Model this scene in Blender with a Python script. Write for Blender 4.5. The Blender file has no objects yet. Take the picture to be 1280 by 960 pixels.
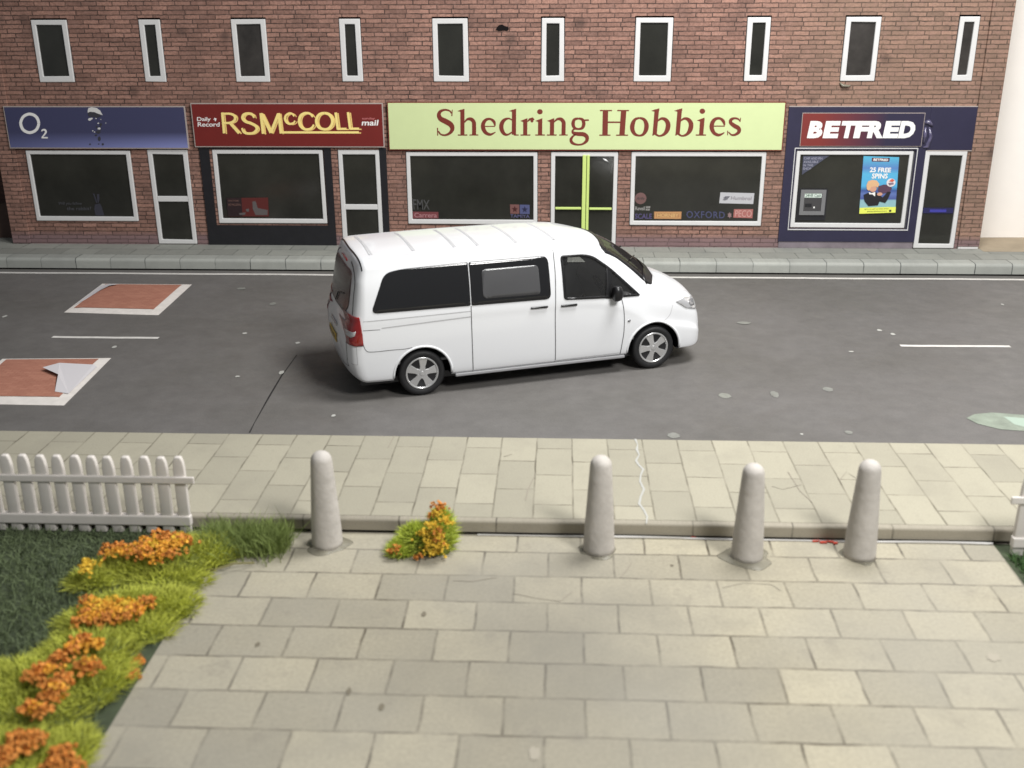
import bpy, bmesh, math, random
import numpy as np
from mathutils import Vector, Matrix
from mathutils.bvhtree import BVHTree
random.seed(7)
SC = bpy.context.scene
COL = SC.collection
# ------------------------------------------------------------------ camera
F_PX, PITCH, ROLL, YAW, CAM_H = 1325.0, 0.3588343, -0.005099, -0.0469171, 4.851532
def cam_axes():
    cp, sp = math.cos(PITCH), math.sin(PITCH)
    fw = Vector((math.sin(YAW)*cp, math.cos(YAW)*cp, -sp)); rt = Vector((math.cos(YAW), -math.sin(YAW), 0)); up = rt.cross(fw)
    c, s = math.cos(ROLL), math.sin(ROLL)
    return c*rt+s*up, -s*rt+c*up, fw
RT, UP, FW = cam_axes()
cam = bpy.data.objects.new('camera', bpy.data.cameras.new('camera')); COL.objects.link(cam); SC.camera = cam
cam.matrix_world = Matrix(((RT.x, UP.x, -FW.x, 0), (RT.y, UP.y, -FW.y, 0), (RT.z, UP.z, -FW.z, CAM_H), (0, 0, 0, 1)))
cam.data.sensor_width = 36.0; cam.data.lens = 36.0*F_PX/1280.0; cam.data.clip_start = 0.1; cam.data.clip_end = 400
cam.data.dof.use_dof = True; cam.data.dof.focus_distance = 16.0; cam.data.dof.aperture_fstop = 0.78
# ------------------------------------------------------------------ light (an indoor table-top photograph: lamps only)
W = bpy.data.worlds.new('World'); SC.world = W; W.use_nodes = True
W.node_tree.nodes['Background'].inputs[0].default_value = (0.90, 0.95, 1.0, 1)
W.node_tree.nodes['Background'].inputs[1].default_value = 0.20
def area(name, loc, target, size, power, col):
    l = bpy.data.lights.new(name, 'AREA'); l.shape = 'DISK'; l.size = size; l.energy = power; l.color = col
    o = bpy.data.objects.new(name, l); COL.objects.link(o); o.location = loc
    o.rotation_euler = (Vector(target)-Vector(loc)).to_track_quat('-Z', 'Y').to_euler(); return o
area('room_lamp', (8.0, 1.0, 12.5), (2.0, 12.5, 0), 4.2, 2500, (1.0, 0.985, 0.955))
area('ceiling_lamp', (3.5, 12.0, 12.5), (2.0, 15.5, 0), 5.0, 2150, (1.0, 0.99, 0.975))
SC.view_settings.view_transform = 'Standard'; SC.view_settings.look = 'None'; SC.view_settings.exposure = 0; SC.view_settings.gamma = 1
SC.cycles.max_bounces = 8
# ------------------------------------------------------------------ measuring: picture point -> point on a real plane
def bp(px, py, ax, val):
    d = RT*(px-640)+UP*(480-py)+FW*F_PX; C = Vector((0, 0, CAM_H)); t = (val-C[ax])/d[ax]; return C+d*t
FY = 19.82                      # plane of the brick front
PZ = 0.215                      # far pavement height
MZ = 0.15                       # middle pavement height
def fz(px, py, y=FY): p = bp(px, py, 1, y); return (p.x, p.z)
# ------------------------------------------------------------------ materials
def lin(c): return tuple(((v/255)/12.92 if v/255 <= .04045 else ((v/255+.055)/1.055)**2.4) for v in c)
def nt(m):
    m.use_nodes = True; t = m.node_tree; return t, t.nodes, t.links, t.nodes['Principled BSDF']
def M(name, col, rough=.6, metal=0., spec=.5, var=0.0, vs=6., bump=0., bs=60., coat=0., alpha=1., trans=0.):
    m = bpy.data.materials.new(name); t, N, L, b = nt(m)
    b.inputs['Base Color'].default_value = (*col, 1); b.inputs['Roughness'].default_value = rough; b.inputs['Metallic'].default_value = metal
    b.inputs['Specular IOR Level'].default_value = spec; b.inputs['Coat Weight'].default_value = coat; b.inputs['Coat Roughness'].default_value = .08
    b.inputs['Alpha'].default_value = alpha; b.inputs['Transmission Weight'].default_value = trans
    tc = N.new('ShaderNodeTexCoord')
    if var:
        n = N.new('ShaderNodeTexNoise'); n.inputs['Scale'].default_value = vs; n.inputs['Detail'].default_value = 8; n.inputs['Roughness'].default_value = .65
        L.new(tc.outputs['Object'], n.inputs['Vector'])
        mr = N.new('ShaderNodeMapRange'); mr.inputs[1].default_value = .25; mr.inputs[2].default_value = .75; mr.inputs[3].default_value = 1-var; mr.inputs[4].default_value = 1+var
        L.new(n.outputs[0], mr.inputs[0])
        mx = N.new('ShaderNodeMix'); mx.data_type = 'RGBA'; mx.blend_type = 'MULTIPLY'; mx.inputs[0].default_value = 1; mx.inputs[6].default_value = (*col, 1)
        L.new(mr.outputs[0], mx.inputs[7]); L.new(mx.outputs[2], b.inputs['Base Color'])
    if bump:
        n = N.new('ShaderNodeTexNoise'); n.inputs['Scale'].default_value = bs; n.inputs['Detail'].default_value = 4; L.new(tc.outputs['Object'], n.inputs['Vector'])
        bu = N.new('ShaderNodeBump'); bu.inputs['Strength'].default_value = bump; bu.inputs['Distance'].default_value = .01
        L.new(n.outputs[0], bu.inputs['Height']); L.new(bu.outputs[0], b.inputs['Normal'])
    return m
def noise(N, L, src, scale, detail=6, rough=.6):
    n = N.new('ShaderNodeTexNoise'); n.inputs['Scale'].default_value = scale; n.inputs['Detail'].default_value = detail; n.inputs['Roughness'].default_value = rough
    L.new(src, n.inputs['Vector']); return n.outputs[0]
def rng(N, L, src, a, b, c, d):
    r = N.new('ShaderNodeMapRange'); 
    for i, v in enumerate((a, b, c, d)): r.inputs[i+1].default_value = v
    L.new(src, r.inputs[0]); return r.outputs[0]
def mix(N, L, fac, a, b, mode='MIX'):
    x = N.new('ShaderNodeMix'); x.data_type = 'RGBA'; x.blend_type = mode
    for i, v in ((0, fac), (6, a), (7, b)):
        if isinstance(v, (int, float)): x.inputs[i].default_value = v
        elif isinstance(v, tuple): x.inputs[i].default_value = (*v[:3], 1)
        else: L.new(v, x.inputs[i])
    return x.outputs[2]
def tiled(name, order, c1, c2, mortar, bw, rh, ms, origin=(0, 0), offset=.5, warp=.006, warp_s=5., blot=None, blot_amt=.3, blot_s=1.2, fine=.12, rough=.75, bump=.4, grain=90., joint_var=True, bias=0., squash=1., jmin=.22, smooth=.1, extra=None):
    """bricks / slabs laid in object space; order = which axes run (along, across)"""
    m = bpy.data.materials.new(name); t, N, L, b = nt(m)
    tc = N.new('ShaderNodeTexCoord'); sp = N.new('ShaderNodeSeparateXYZ'); L.new(tc.outputs['Object'], sp.inputs[0])
    cb = N.new('ShaderNodeCombineXYZ'); L.new(sp.outputs[order[0]], cb.inputs[0]); L.new(sp.outputs[order[1]], cb.inputs[1])
    add = N.new('ShaderNodeVectorMath'); add.operation = 'ADD'; add.inputs[1].default_value = (-origin[0], -origin[1], 0); L.new(cb.outputs[0], add.inputs[0])
    wn = N.new('ShaderNodeTexNoise'); wn.inputs['Scale'].default_value = warp_s; wn.inputs['Detail'].default_value = 5; L.new(cb.outputs[0], wn.inputs['Vector'])
    sb = N.new('ShaderNodeVectorMath'); sb.operation = 'SUBTRACT'; sb.inputs[1].default_value = (.5, .5, .5); L.new(wn.outputs[1], sb.inputs[0])
    sc = N.new('ShaderNodeVectorMath'); sc.operation = 'SCALE'; sc.inputs['Scale'].default_value = warp*2; L.new(sb.outputs[0], sc.inputs[0])
    ad = N.new('ShaderNodeVectorMath'); ad.operation = 'ADD'; L.new(add.outputs[0], ad.inputs[0]); L.new(sc.outputs[0], ad.inputs[1])
    br = N.new('ShaderNodeTexBrick'); br.offset = offset; br.offset_frequency = 2; br.squash = squash; br.squash_frequency = 3
    L.new(ad.outputs[0], br.inputs['Vector']); br.inputs['Scale'].default_value = 1
    br.inputs['Color1'].default_value = (*c1, 1); br.inputs['Color2'].default_value = (*c2, 1); br.inputs['Mortar'].default_value = (*mortar, 1)
    br.inputs['Mortar Size'].default_value = ms; br.inputs['Mortar Smooth'].default_value = smooth; br.inputs['Bias'].default_value = bias
    br.inputs['Brick Width'].default_value = bw; br.inputs['Row Height'].default_value = rh
    br2 = N.new('ShaderNodeTexBrick'); br2.offset = offset; br2.offset_frequency = 2; br2.squash = squash; br2.squash_frequency = 3
    L.new(ad.outputs[0], br2.inputs['Vector']); br2.inputs['Scale'].default_value = 1
    br2.inputs['Color1'].default_value = (*c1, 1); br2.inputs['Color2'].default_value = (*c2, 1); br2.inputs['Mortar'].default_value = (*c1, 1)
    br2.inputs['Mortar Size'].default_value = 0; br2.inputs['Brick Width'].default_value = bw; br2.inputs['Row Height'].default_value = rh; br2.inputs['Bias'].default_value = bias
    jf = br.outputs['Fac']
    if joint_var:
        jn = noise(N, L, cb.outputs[0], 3.1, 5); jv = rng(N, L, jn, .36, .64, jmin, 1.)
        mm = N.new('ShaderNodeMath'); mm.operation = 'MULTIPLY'; L.new(jf, mm.inputs[0]); L.new(jv, mm.inputs[1]); jf = mm.outputs[0]
    c = mix(N, L, jf, br2.outputs['Color'], mortar)
    f = rng(N, L, noise(N, L, cb.outputs[0], grain, 6, .7), .3, .7, 1-fine, 1+fine)
    c = mix(N, L, 1., c, f, 'MULTIPLY')
    if blot:
        bf = rng(N, L, noise(N, L, cb.outputs[0], blot_s, 6, .6), .48, .72, 0, blot_amt); c = mix(N, L, bf, c, blot)
        bf2 = rng(N, L, noise(N, L, cb.outputs[0], blot_s*7, 6, .65), .55, .75, 0, blot_amt*.8); c = mix(N, L, bf2, c, blot)
    if extra: c = extra(N, L, cb, sp, c)
    if jmin > .5:
        jh = N.new('ShaderNodeMath'); jh.operation = 'MULTIPLY'; jh.inputs[1].default_value = .62; L.new(jf, jh.inputs[0]); c = mix(N, L, jh.outputs[0], c, mortar)
    L.new(c, b.inputs['Base Color']); b.inputs['Roughness'].default_value = rough; b.inputs['Specular IOR Level'].default_value = .3
    h = N.new('ShaderNodeMath'); h.operation = 'SUBTRACT'; h.inputs[0].default_value = 1; L.new(jf, h.inputs[1])
    bu = N.new('ShaderNodeBump'); bu.inputs['Strength'].default_value = bump; bu.inputs['Distance'].default_value = .01; L.new(h.outputs[0], bu.inputs['Height']); L.new(bu.outputs[0], b.inputs['Normal'])
    return m
def wall_extra(N, L, cb, sp, c):
    # printed card: tone drifts from greyer to redder brick across the sheets, a few dark bricks, purple grime band along the foot
    t1 = rng(N, L, noise(N, L, cb.outputs[0], .55, 3, .5), .35, .65, 0, .35); c = mix(N, L, t1, c, (.23, .125, .095)); t2 = rng(N, L, sp.outputs[0], 4.6, 6.4, 0., .38); c = mix(N, L, t2, c, (.27, .20, .14)); n3 = rng(N, L, noise(N, L, cb.outputs[0], 9, 3, .6), .50, .72, 0, .5); c = mix(N, L, n3, c, (.32, .19, .155))
    v = N.new('ShaderNodeTexVoronoi'); v.inputs['Scale'].default_value = 1.55; L.new(cb.outputs[0], v.inputs['Vector'])
    d = rng(N, L, v.outputs['Distance'], .07, .22, .55, 0.); c = mix(N, L, d, c, (.05, .035, .03))
    z = rng(N, L, sp.outputs[2], .14, .26, .80, 0.); c = mix(N, L, z, c, (.20, .135, .145)); return c
m_brick = tiled('printed_brick', (0, 2), (.375, .208, .16), (.19, .105, .083), (.042, .027, .023), .285, .0772, .0098, (0.03, .02), .5, .013, 11, (.10, .062, .052), .55, 1.6, 0.42, .8, .35, 22, bias=-.05, squash=1.4, jmin=.52, extra=wall_extra)
m_brick_dark = tiled('dark_brick', (1, 2), (.10, .05, .04), (.07, .035, .03), (.03, .02, .02), .235, .09, .008, (0, 0))
m_cushion = tiled('cushion_brick', (0, 1), (.42, .195, .135), (.36, .16, .11), (.33, .13, .09), .12, .06, .007, (0, 0), .5, .003, 9, (.30, .13, .09), .3, 3, .14, .8, .2)
def plaza_extra(N, L, cb, sp, c):
    f = rng(N, L, noise(N, L, cb.outputs[0], .45, 3, .5), .4, .62, 0, .35); c = mix(N, L, f, c, (.29, .28, .25))
    s = rng(N, L, noise(N, L, cb.outputs[0], 2.6, 7, .7), .58, .70, 0, .4); c = mix(N, L, s, c, (.20, .18, .15))
    d = N.new('ShaderNodeVectorMath'); d.operation = 'DISTANCE'; L.new(cb.outputs[0], d.inputs[0]); d.inputs[1].default_value = (.05, 7.1, 0)   # old damp stain in the middle
    dn = N.new('ShaderNodeMath'); dn.operation = 'MULTIPLY_ADD'; L.new(noise(N, L, cb.outputs[0], 1.6, 5, .6), dn.inputs[0]); dn.inputs[1].default_value = 1.6; L.new(d.outputs['Value'], dn.inputs[2])
    return mix(N, L, rng(N, L, dn.outputs[0], .9, 2.6, .55, 0), c, (.175, .166, .142))
m_plaza = tiled('paving_slabs', (0, 1), (.385, .350, .262), (.28, .256, .196), (.095, .08, .055), .585, .4235, .0115, (.22, 7.27), .5, .016, 3.2, (.25, .23, .18), .55, 1.5, .16, .75, .25, 34, bias=-.1, extra=plaza_extra)
m_mid = tiled('pavement_slabs', (1, 0), (.385, .36, .28), (.32, .30, .235), (.15, .135, .10), .665, .385, .0095, (10.87, -1.0), .5, .012, 3, (.27, .25, .20), .4, 1.7, .1, .75, .2, 60)
m_far = tiled('grey_slabs', (0, 1), (.30, .305, .275), (.235, .238, .215), (.09, .095, .085), .65, .43, .010, (.1, 18.98), .5, .012, 3, (.16, .17, .16), .4, 2.5, .1, .75, .2, 60)
def kerb_mat(name, c1, c2, j, bw, o): return tiled(name, (0, 2), c1, c2, j, bw, 5.0, .009, (o, -2.), 0., .012, 4, (c2[0]*.7, c2[1]*.7, c2[2]*.7), .35, 3, .1, .7, .2, 60)
m_kerb_far = kerb_mat('grey_kerb', (.36, .37, .34), (.31, .318, .295), (.04, .045, .045), .65, .2)
m_kerb_near = kerb_mat('near_kerb', (.33, .30, .24), (.28, .255, .205), (.10, .09, .07), .92, .35)
def road_mat():
    m = bpy.data.materials.new('asphalt_card'); t, N, L, b = nt(m); tc = N.new('ShaderNodeTexCoord'); o = tc.outputs['Object']
    c = mix(N, L, rng(N, L, noise(N, L, o, .35, 4, .5), .35, .65, 0, 1), (.118, .112, .104), (.142, .135, .130))
    c = mix(N, L, 1., c, rng(N, L, noise(N, L, o, 3.5, 9, .72), .3, .7, .88, 1.12), 'MULTIPLY')
    c = mix(N, L, 1., c, rng(N, L, noise(N, L, o, 55, 5, .7), .3, .7, .86, 1.14), 'MULTIPLY')
    mp = N.new('ShaderNodeMapping'); mp.inputs['Scale'].default_value = (.8, 4, 1); L.new(o, mp.inputs[0])
    c = mix(N, L, rng(N, L, noise(N, L, mp.outputs[0], 1.5, 7, .7), .62, .78, 0, .22), c, (.26, .25, .23))
    L.new(c, b.inputs['Base Color']); b.inputs['Specular IOR Level'].default_value = .35
    L.new(rng(N, L, noise(N, L, o, 2.2, 5), .3, .7, .45, .68), b.inputs['Roughness'])
    bu = N.new('ShaderNodeBump'); bu.inputs['Strength'].default_value = .25; bu.inputs['Distance'].default_value = .01; L.new(noise(N, L, o, 40, 5), bu.inputs['Height']); L.new(bu.outputs[0], b.inputs['Normal'])
    return m
m_road = road_mat()
m_white = M('white_card', (.64, .635, .63), .55, var=.04, vs=4, bump=.1, bs=30)
m_linewhite = M('line_paint', (.62, .60, .57), .7, var=.18, vs=9)
m_pane = M('dark_pane', (.024, .024, .020), .12, spec=.55, var=.35, vs=1.3, bump=.03, bs=2)
m_black = M('black_card', (.012, .012, .015), .45, var=.2)
m_dark = M('dark_void', (.01, .009, .009), .9)
m_navy = M('navy_card', (.024, .022, .052), .42, var=.12, vs=3, bump=.08, bs=3)
m_red = M('dark_red_card', (.165, .016, .013), .45, var=.06, vs=5)
m_redletter = M('maroon_print', (.17, .025, .014), .5)
m_lime = M('lime_card', (.60, .69, .36), .5, var=.02, vs=5)
m_limebar = M('lime_bar', (.58, .72, .22), .45)
m_yellow = M('yellow_print', (.95, .76, .27), .45)
m_gold = M('gold_edge', (.85, .60, .20), .5)
m_print = M('white_print', (.85, .84, .82), .45)
m_cardedge = M('card_edge', (.42, .36, .33), .7, var=.1)
m_greyprint = M('grey_print', (.20, .20, .21), .5)
m_plaster = M('bollard_plaster', (.49, .46, .425), .7, var=.15, vs=6, bump=.7, bs=16)
m_glue = M('dry_glue', (.20, .185, .14), .4, var=.2, vs=12, bump=.5, bs=12, coat=.3)
m_plastic = M('fence_plastic', (.66, .62, .58), .5, var=.05, vs=6, bump=.15, bs=20)
m_paper = M('torn_paper', (.66, .65, .64), .7)
m_grass = M('static_grass', (.115, .15, .07), .8, var=.45, vs=3)
m_tuft = M('pale_tuft', (.22, .28, .08), .8, var=.3, vs=6)
m_leaf = M('lime_foliage', (.47, .50, .07), .8, var=.4, vs=7)
m_soil = M('green_mat', (.05, .065, .034), .95, var=.4, vs=5)
m_orange = M('orange_blossom', (.64, .26, .05), .8, var=.45, vs=14)
m_yblossom = M('yellow_blossom', (.74, .50, .05), .8, var=.2, vs=14)
# ------------------------------------------------------------------ mesh helpers
def link(o, parent=None):
    COL.objects.link(o)
    if parent: o.parent = parent
    return o
def tag(o, label=None, cat=None, group=None, kind=None):
    for k, v in (('label', label), ('category', cat), ('group', group), ('kind', kind)):
        if v: o[k] = v
    return o
def empty(name, loc=(0, 0, 0), rz=0, **k):
    o = bpy.data.objects.new(name, None); o.location = loc; o.rotation_euler = (0, 0, rz); COL.objects.link(o); return tag(o, **k)
class MB:
    def __init__(s): s.v = []; s.f = []; s.mi = []; s.cur = 0
    def add(s, vs, fs):
        n = len(s.v); s.v += [tuple(p) for p in vs]; s.f += [tuple(n+i for i in f) for f in fs]; s.mi += [s.cur]*len(fs); return s
    def box(s, a, b, mtx=None):
        (x0, y0, z0), (x1, y1, z1) = a, b
        vs = [Vector(p) for p in ((x0, y0, z0), (x1, y0, z0), (x1, y1, z0), (x0, y1, z0), (x0, y0, z1), (x1, y0, z1), (x1, y1, z1), (x0, y1, z1))]
        if mtx: vs = [mtx @ p for p in vs]
        return s.add(vs, [(0, 3, 2, 1), (4, 5, 6, 7), (0, 1, 5, 4), (1, 2, 6, 5), (2, 3, 7, 6), (3, 0, 4, 7)])
    def tube(s, path, rad, n=8, cap=True):
        path = [Vector(p) for p in path]; rad = rad if hasattr(rad, '__len__') else [rad]*len(path); vs = []
        for i, p in enumerate(path):
            d = (path[min(i+1, len(path)-1)]-path[max(i-1, 0)]).normalized(); a = d.orthogonal().normalized()
            if i and abs(d.dot(pa)) < .999: a = (pa-d*pa.dot(d)).normalized()
            pa = a; b = d.cross(a)
            vs += [p+(a*math.cos(t)+b*math.sin(t))*rad[i] for t in (2*math.pi*k/n for k in range(n))]
        fs = [(i*n+k, i*n+(k+1) % n, (i+1)*n+(k+1) % n, (i+1)*n+k) for i in range(len(path)-1) for k in range(n)]
        if cap: fs += [tuple(range(n))[::-1], tuple((len(path)-1)*n+k for k in range(n))]
        return s.add(vs, fs)
    def lathe(s, prof, n=32, mtx=None):   # prof: (r, h) about z
        vs = [Vector((r*math.cos(2*math.pi*k/n), r*math.sin(2*math.pi*k/n), h)) for r, h in prof for k in range(n)]
        if mtx: vs = [mtx @ p for p in vs]
        m = len(prof)
        fs = [(i*n+k, i*n+(k+1) % n, (i+1)*n+(k+1) % n, (i+1)*n+k) for i in range(m-1) for k in range(n)]
        fs += [tuple(range(n))[::-1], tuple((m-1)*n+k for k in range(n))]
        return s.add(vs, fs)
    def prism(s, pts, fa, fb):            # pts 2d -> fa(p), fb(p) give front / back 3d
        n = len(pts); vs = [fa(p) for p in pts]+[fb(p) for p in pts]
        return s.add(vs, [tuple(range(n)), tuple(range(2*n-1, n-1, -1))]+[(i, i+n, (i+1) % n+n, (i+1) % n) for i in range(n)])
    def build(s, name, mat, parent=None, bevel=0, smooth=False, recalc=True, seg=2, loc=None):
        me = bpy.data.meshes.new(name); me.from_pydata(s.v, [], s.f)
        for m in (mat if isinstance(mat, (list, tuple)) else [mat]): me.materials.append(m)
        if len(me.materials) > 1: me.polygons.foreach_set('material_index', s.mi)
        if recalc:
            bm = bmesh.new(); bm.from_mesh(me); bmesh.ops.recalc_face_normals(bm, faces=bm.faces); bm.to_mesh(me); bm.free()
        if smooth: me.polygons.foreach_set('use_smooth', [True]*len(me.polygons))
        o = link(bpy.data.objects.new(name, me), parent)
        if bevel:
            b = o.modifiers.new('b', 'BEVEL'); b.width = bevel; b.segments = seg; b.limit_method = 'ANGLE'; b.angle_limit = .6
        if loc: o.location = loc
        return o
def catmull(P, n=8, closed=False):
    P = [np.array(p, float) for p in P]; out = []; m = len(P)
    for i in range(m if closed else m-1):
        if closed: p0, p1, p2, p3 = P[i-1], P[i], P[(i+1) % m], P[(i+2) % m]
        else: p0, p1, p2, p3 = P[max(i-1, 0)], P[i], P[i+1], P[min(i+2, m-1)]
        for k in range(n):
            t = k/n; out.append(.5*((2*p1)+(p2-p0)*t+(2*p0-5*p1+4*p2-p3)*t*t+(3*p1-p0-3*p2+p3)*t**3))
    if not closed: out.append(P[-1])
    return out
# board with rectangular holes lying in an x-z plane, front at y=yf
def holed(mb, x0, x1, z0, z1, holes, yf, th):
    xs = sorted({x0, x1, *[v for h in holes for v in (h[0], h[1]) if x0 < v < x1]}); zs = sorted({z0, z1, *[v for h in holes for v in (h[2], h[3]) if z0 < v < z1]})
    solid = lambda i, j: 0 <= i < len(xs)-1 and 0 <= j < len(zs)-1 and not any(h[0]-1e-6 < (xs[i]+xs[i+1])/2 < h[1]+1e-6 and h[2]-1e-6 < (zs[j]+zs[j+1])/2 < h[3]+1e-6 for h in holes)
    for i in range(len(xs)-1):
        for j in range(len(zs)-1):
            if not solid(i, j): continue
            a, b, c, d = xs[i], xs[i+1], zs[j], zs[j+1]
            mb.add([(a, yf, c), (b, yf, c), (b, yf, d), (a, yf, d)], [(0, 1, 2, 3)])
            if not solid(i-1, j): mb.add([(a, yf, c), (a, yf, d), (a, yf+th, d), (a, yf+th, c)], [(0, 1, 2, 3)])
            if not solid(i+1, j): mb.add([(b, yf, c), (b, yf, d), (b, yf+th, d), (b, yf+th, c)], [(3, 2, 1, 0)])
            if not solid(i, j-1): mb.add([(a, yf, c), (b, yf, c), (b, yf+th, c), (a, yf+th, c)], [(3, 2, 1, 0)])
            if not solid(i, j+1): mb.add([(a, yf, d), (b, yf, d), (b, yf+th, d), (a, yf+th, d)], [(0, 1, 2, 3)])
    return mb
# flat brush stroke with its own width, on a picture-measured plane
_lift = [0.0]
def stroke(mb, pts, mp, yf, th=.004, sm=True, n=5):
    """pts (u,v,halfwidth) in a local drawing frame; mp maps (u,v)->(x,z)"""
    P = catmull(pts, n) if sm and len(pts) > 2 else [np.array(p, float) for p in pts]
    _lift[0] = (_lift[0]+.00023) % .0021; y = yf-_lift[0]
    Lf, Rt = [], []
    for i, p in enumerate(P):
        d = P[min(i+1, len(P)-1)][:2]-P[max(i-1, 0)][:2]; d = d/(np.hypot(*d)+1e-9); nn = np.array([-d[1], d[0]])
        Lf.append(mp(*(p[:2]+nn*p[2]))); Rt.append(mp(*(p[:2]-nn*p[2])))
    k = len(P); vs = [(x, y, z) for x, z in Lf]+[(x, y, z) for x, z in Rt]+[(x, y+th, z) for x, z in Lf]+[(x, y+th, z) for x, z in Rt]
    fs = []
    for i in range(k-1):
        fs += [(i, i+1, k+i+1, k+i), (2*k+i, 3*k+i, 3*k+i+1, 2*k+i+1), (i, 2*k+i, 2*k+i+1, i+1), (k+i, k+i+1, 3*k+i+1, 3*k+i)]
    fs += [(0, k, 3*k, 2*k), (k-1, 3*k-1, 4*k-1, 2*k-1)]
    mb.add(vs, fs)
def poly(mb, pts, mp, yf, th=.004):
    _lift[0] = (_lift[0]+.00023) % .0021; y = yf-_lift[0]
    mb.prism(pts, lambda p: (mp(*p)[0], y, mp(*p)[1]), lambda p: (mp(*p)[0], y+th, mp(*p)[1]))
def disc(mb, cx, cy, rx, ry, mp, yf, th=.004, n=20): poly(mb, [(cx+rx*math.cos(2*math.pi*k/n), cy+ry*math.sin(2*math.pi*k/n)) for k in range(n)], mp, yf, th)
# type set with the built-in font, fitted into a measured box
def text_mesh(body, bold=0.0, spacing=1.0):
    cu = bpy.data.curves.new('t', 'FONT'); cu.body = body; cu.offset = bold; cu.space_character = spacing; cu.resolution_u = 3
    o = bpy.data.objects.new('t', cu); COL.objects.link(o); dg = bpy.context.evaluated_depsgraph_get(); me = bpy.data.meshes.new_from_object(o.evaluated_get(dg))
    v = [tuple(p.co) for p in me.vertices]; f = [tuple(p.vertices) for p in me.polygons]
    bpy.data.objects.remove(o); bpy.data.curves.remove(cu); bpy.data.meshes.remove(me); return v, f
def text_fit(mb, body, quad, mp, yf, bold=0.0, shear=0.0, spacing=1.0):
    """quad = (u0,v0,u1,v1) drawing box, v downwards (v0 top)"""
    v, f = text_mesh(body, bold, spacing); xs = [p[0] for p in v]; ys = [p[1] for p in v]; x0, x1, y0, y1 = min(xs), max(xs), min(ys), max(ys); u0, v0, u1, v1 = quad
    k = shear*abs(v1-v0)
    out = []
    for p in v:
        a = (p[0]-x0)/(x1-x0); b = (p[1]-y0)/(y1-y0); u = u0+a*(u1-u0-k)+k*b; w = v1+(v0-v1)*b; x, z = mp(u, w); out.append((x, yf, z))
    mb.add(out, f)
# ================================================================== THE SETTING
def sheet(name, x0, x1, y0, y1, z0, z1, mat, **k):
    return tag(MB().box((x0, y0, z0), (x1, y1, z1)).build(name, mat), kind='structure')
sheet('baseboard', -40, 40, -10, 45, -.30, -.012, M('baseboard_card', (.30, .27, .23), .8, var=.1))
sheet('road', -22, 22, 10.82, 18.66, -.01, 0, m_road)
sheet('paving', -3.12, 4.03, 2.0, 8.86, -.01, 0, m_plaza)
def kerbed(name, x0, x1, ya, yb, z, mtop, mkerb, kw, side, r=.035):
    """raised pavement: flat top plus a kerb strip with a rounded nose on one side"""
    s = 1 if side == 'near' else -1; yk = ya if side == 'near' else yb
    top = MB(); a, b = (ya+kw, yb) if side == 'near' else (ya, yb-kw); top.box((x0, a, -.008), (x1, b, z)); o = tag(top.build(name, mtop), kind='structure')
    prof = [(yk, .028)]+[(yk+s*(r-r*math.cos(t)), z-.002-r+r*math.sin(t)) for t in [i*math.pi/2/6 for i in range(7)]]+[(yk+s*(kw-.002), z-.002), (yk+s*(kw-.002), .028)]
    k = MB(); k.prism(prof, lambda p: (x0, p[0], p[1]), lambda p: (x1, p[0], p[1])); tag(k.build('kerb', mkerb, smooth=False), kind='structure')
    tag(MB().box((x0, yk+.045, -.005), (x1, yk+kw-.01, .0275)).build('kerb_gap_shade', m_dark), kind='structure')  # near-black filler paints the shadow line in the slot under the kerb
kerbed('pavement', -22, 22, 8.86, 10.82, MZ, m_mid, m_kerb_near, .07, 'near', .03)
kerbed('far_pavement', -22, 22, 18.66, 24.0, PZ, m_far, m_kerb_far, .32, 'near', .06)
# painted lines
def wob_line(name, x0, x1, yc, w, z=.004):
    mb = MB(); n = max(4, int((x1-x0)/.15)); a = []; b = []
    for i in range(n+1):
        x = x0+(x1-x0)*i/n; o = .008*math.sin(x*2.1)+random.uniform(-.004, .004); a.append((x, yc+o-w/2, z)); b.append((x, yc+o+w/2, z))
    mb.add(a+b, [(i, i+1, n+1+i+1, n+1+i) for i in range(n)]); return tag(mb.build(name, m_linewhite), kind='structure')
wob_line('edge_line', -16, 16, 18.40, .10)
def flat_poly(pts, z, name, mat, **k):
    mb = MB(); mb.add([(p[0], p[1], z) for p in pts], [tuple(range(len(pts)))]); return tag(mb.build(name, mat), kind='structure')
P2 = lambda px, py, z=0: (lambda p: (p.x, p.y))(bp(px, py, 2, z))
def blob_pts(cx, cy, rx, ry, n=18, j=.18): return [(cx+rx*math.cos(t)*(1+random.uniform(-j, j)), cy+ry*math.sin(t)*(1+random.uniform(-j, j))) for t in [2*math.pi*k/n for k in range(n)]]
for (a, b) in (((66, 421), (198, 423)), ((1125, 432), (1263, 433.5))):
    p, q = P2(*a), P2(*b); wob_line('lane_dash', p[0], q[0], (p[1]+q[1])/2, .085)
# glue dots, scuffs, a green smear, a joint in the card, a white crack in the pavement
m_spot = M('pale_glue_spot', (.22, .225, .205), .3, var=.25, vs=15); m_green = M('green_smear', (.21, .25, .20), .35, var=.3, vs=6, bump=.3, bs=8); m_chip = M('white_chip', (.42, .42, .39), .6)
spots = [(906, 495, 8, 3), (1035, 487, 6, 2.5), (968, 493, 5, 4), (842, 545, 8, 3.5), (1061, 541, 5, 2), (1099, 413, 3, 1.3), (1116, 418, 3, 1.3), (1002, 543, 2, 1), (143, 434, 3, 1.5), (302, 361, 5, 1.3), (341, 380, 4, 1.8), (306, 417, 3, 1), (352, 466, 3, 2.4), (372, 429, 3, 1.2), (297, 471, 3, 1), (417, 520, 2.5, 1.5), (1253, 381, 1.6, 1), (1064, 440, 3, .8), (930, 404, 9, 1.6), (6, 396, 2.5, 1.5)]
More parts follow.
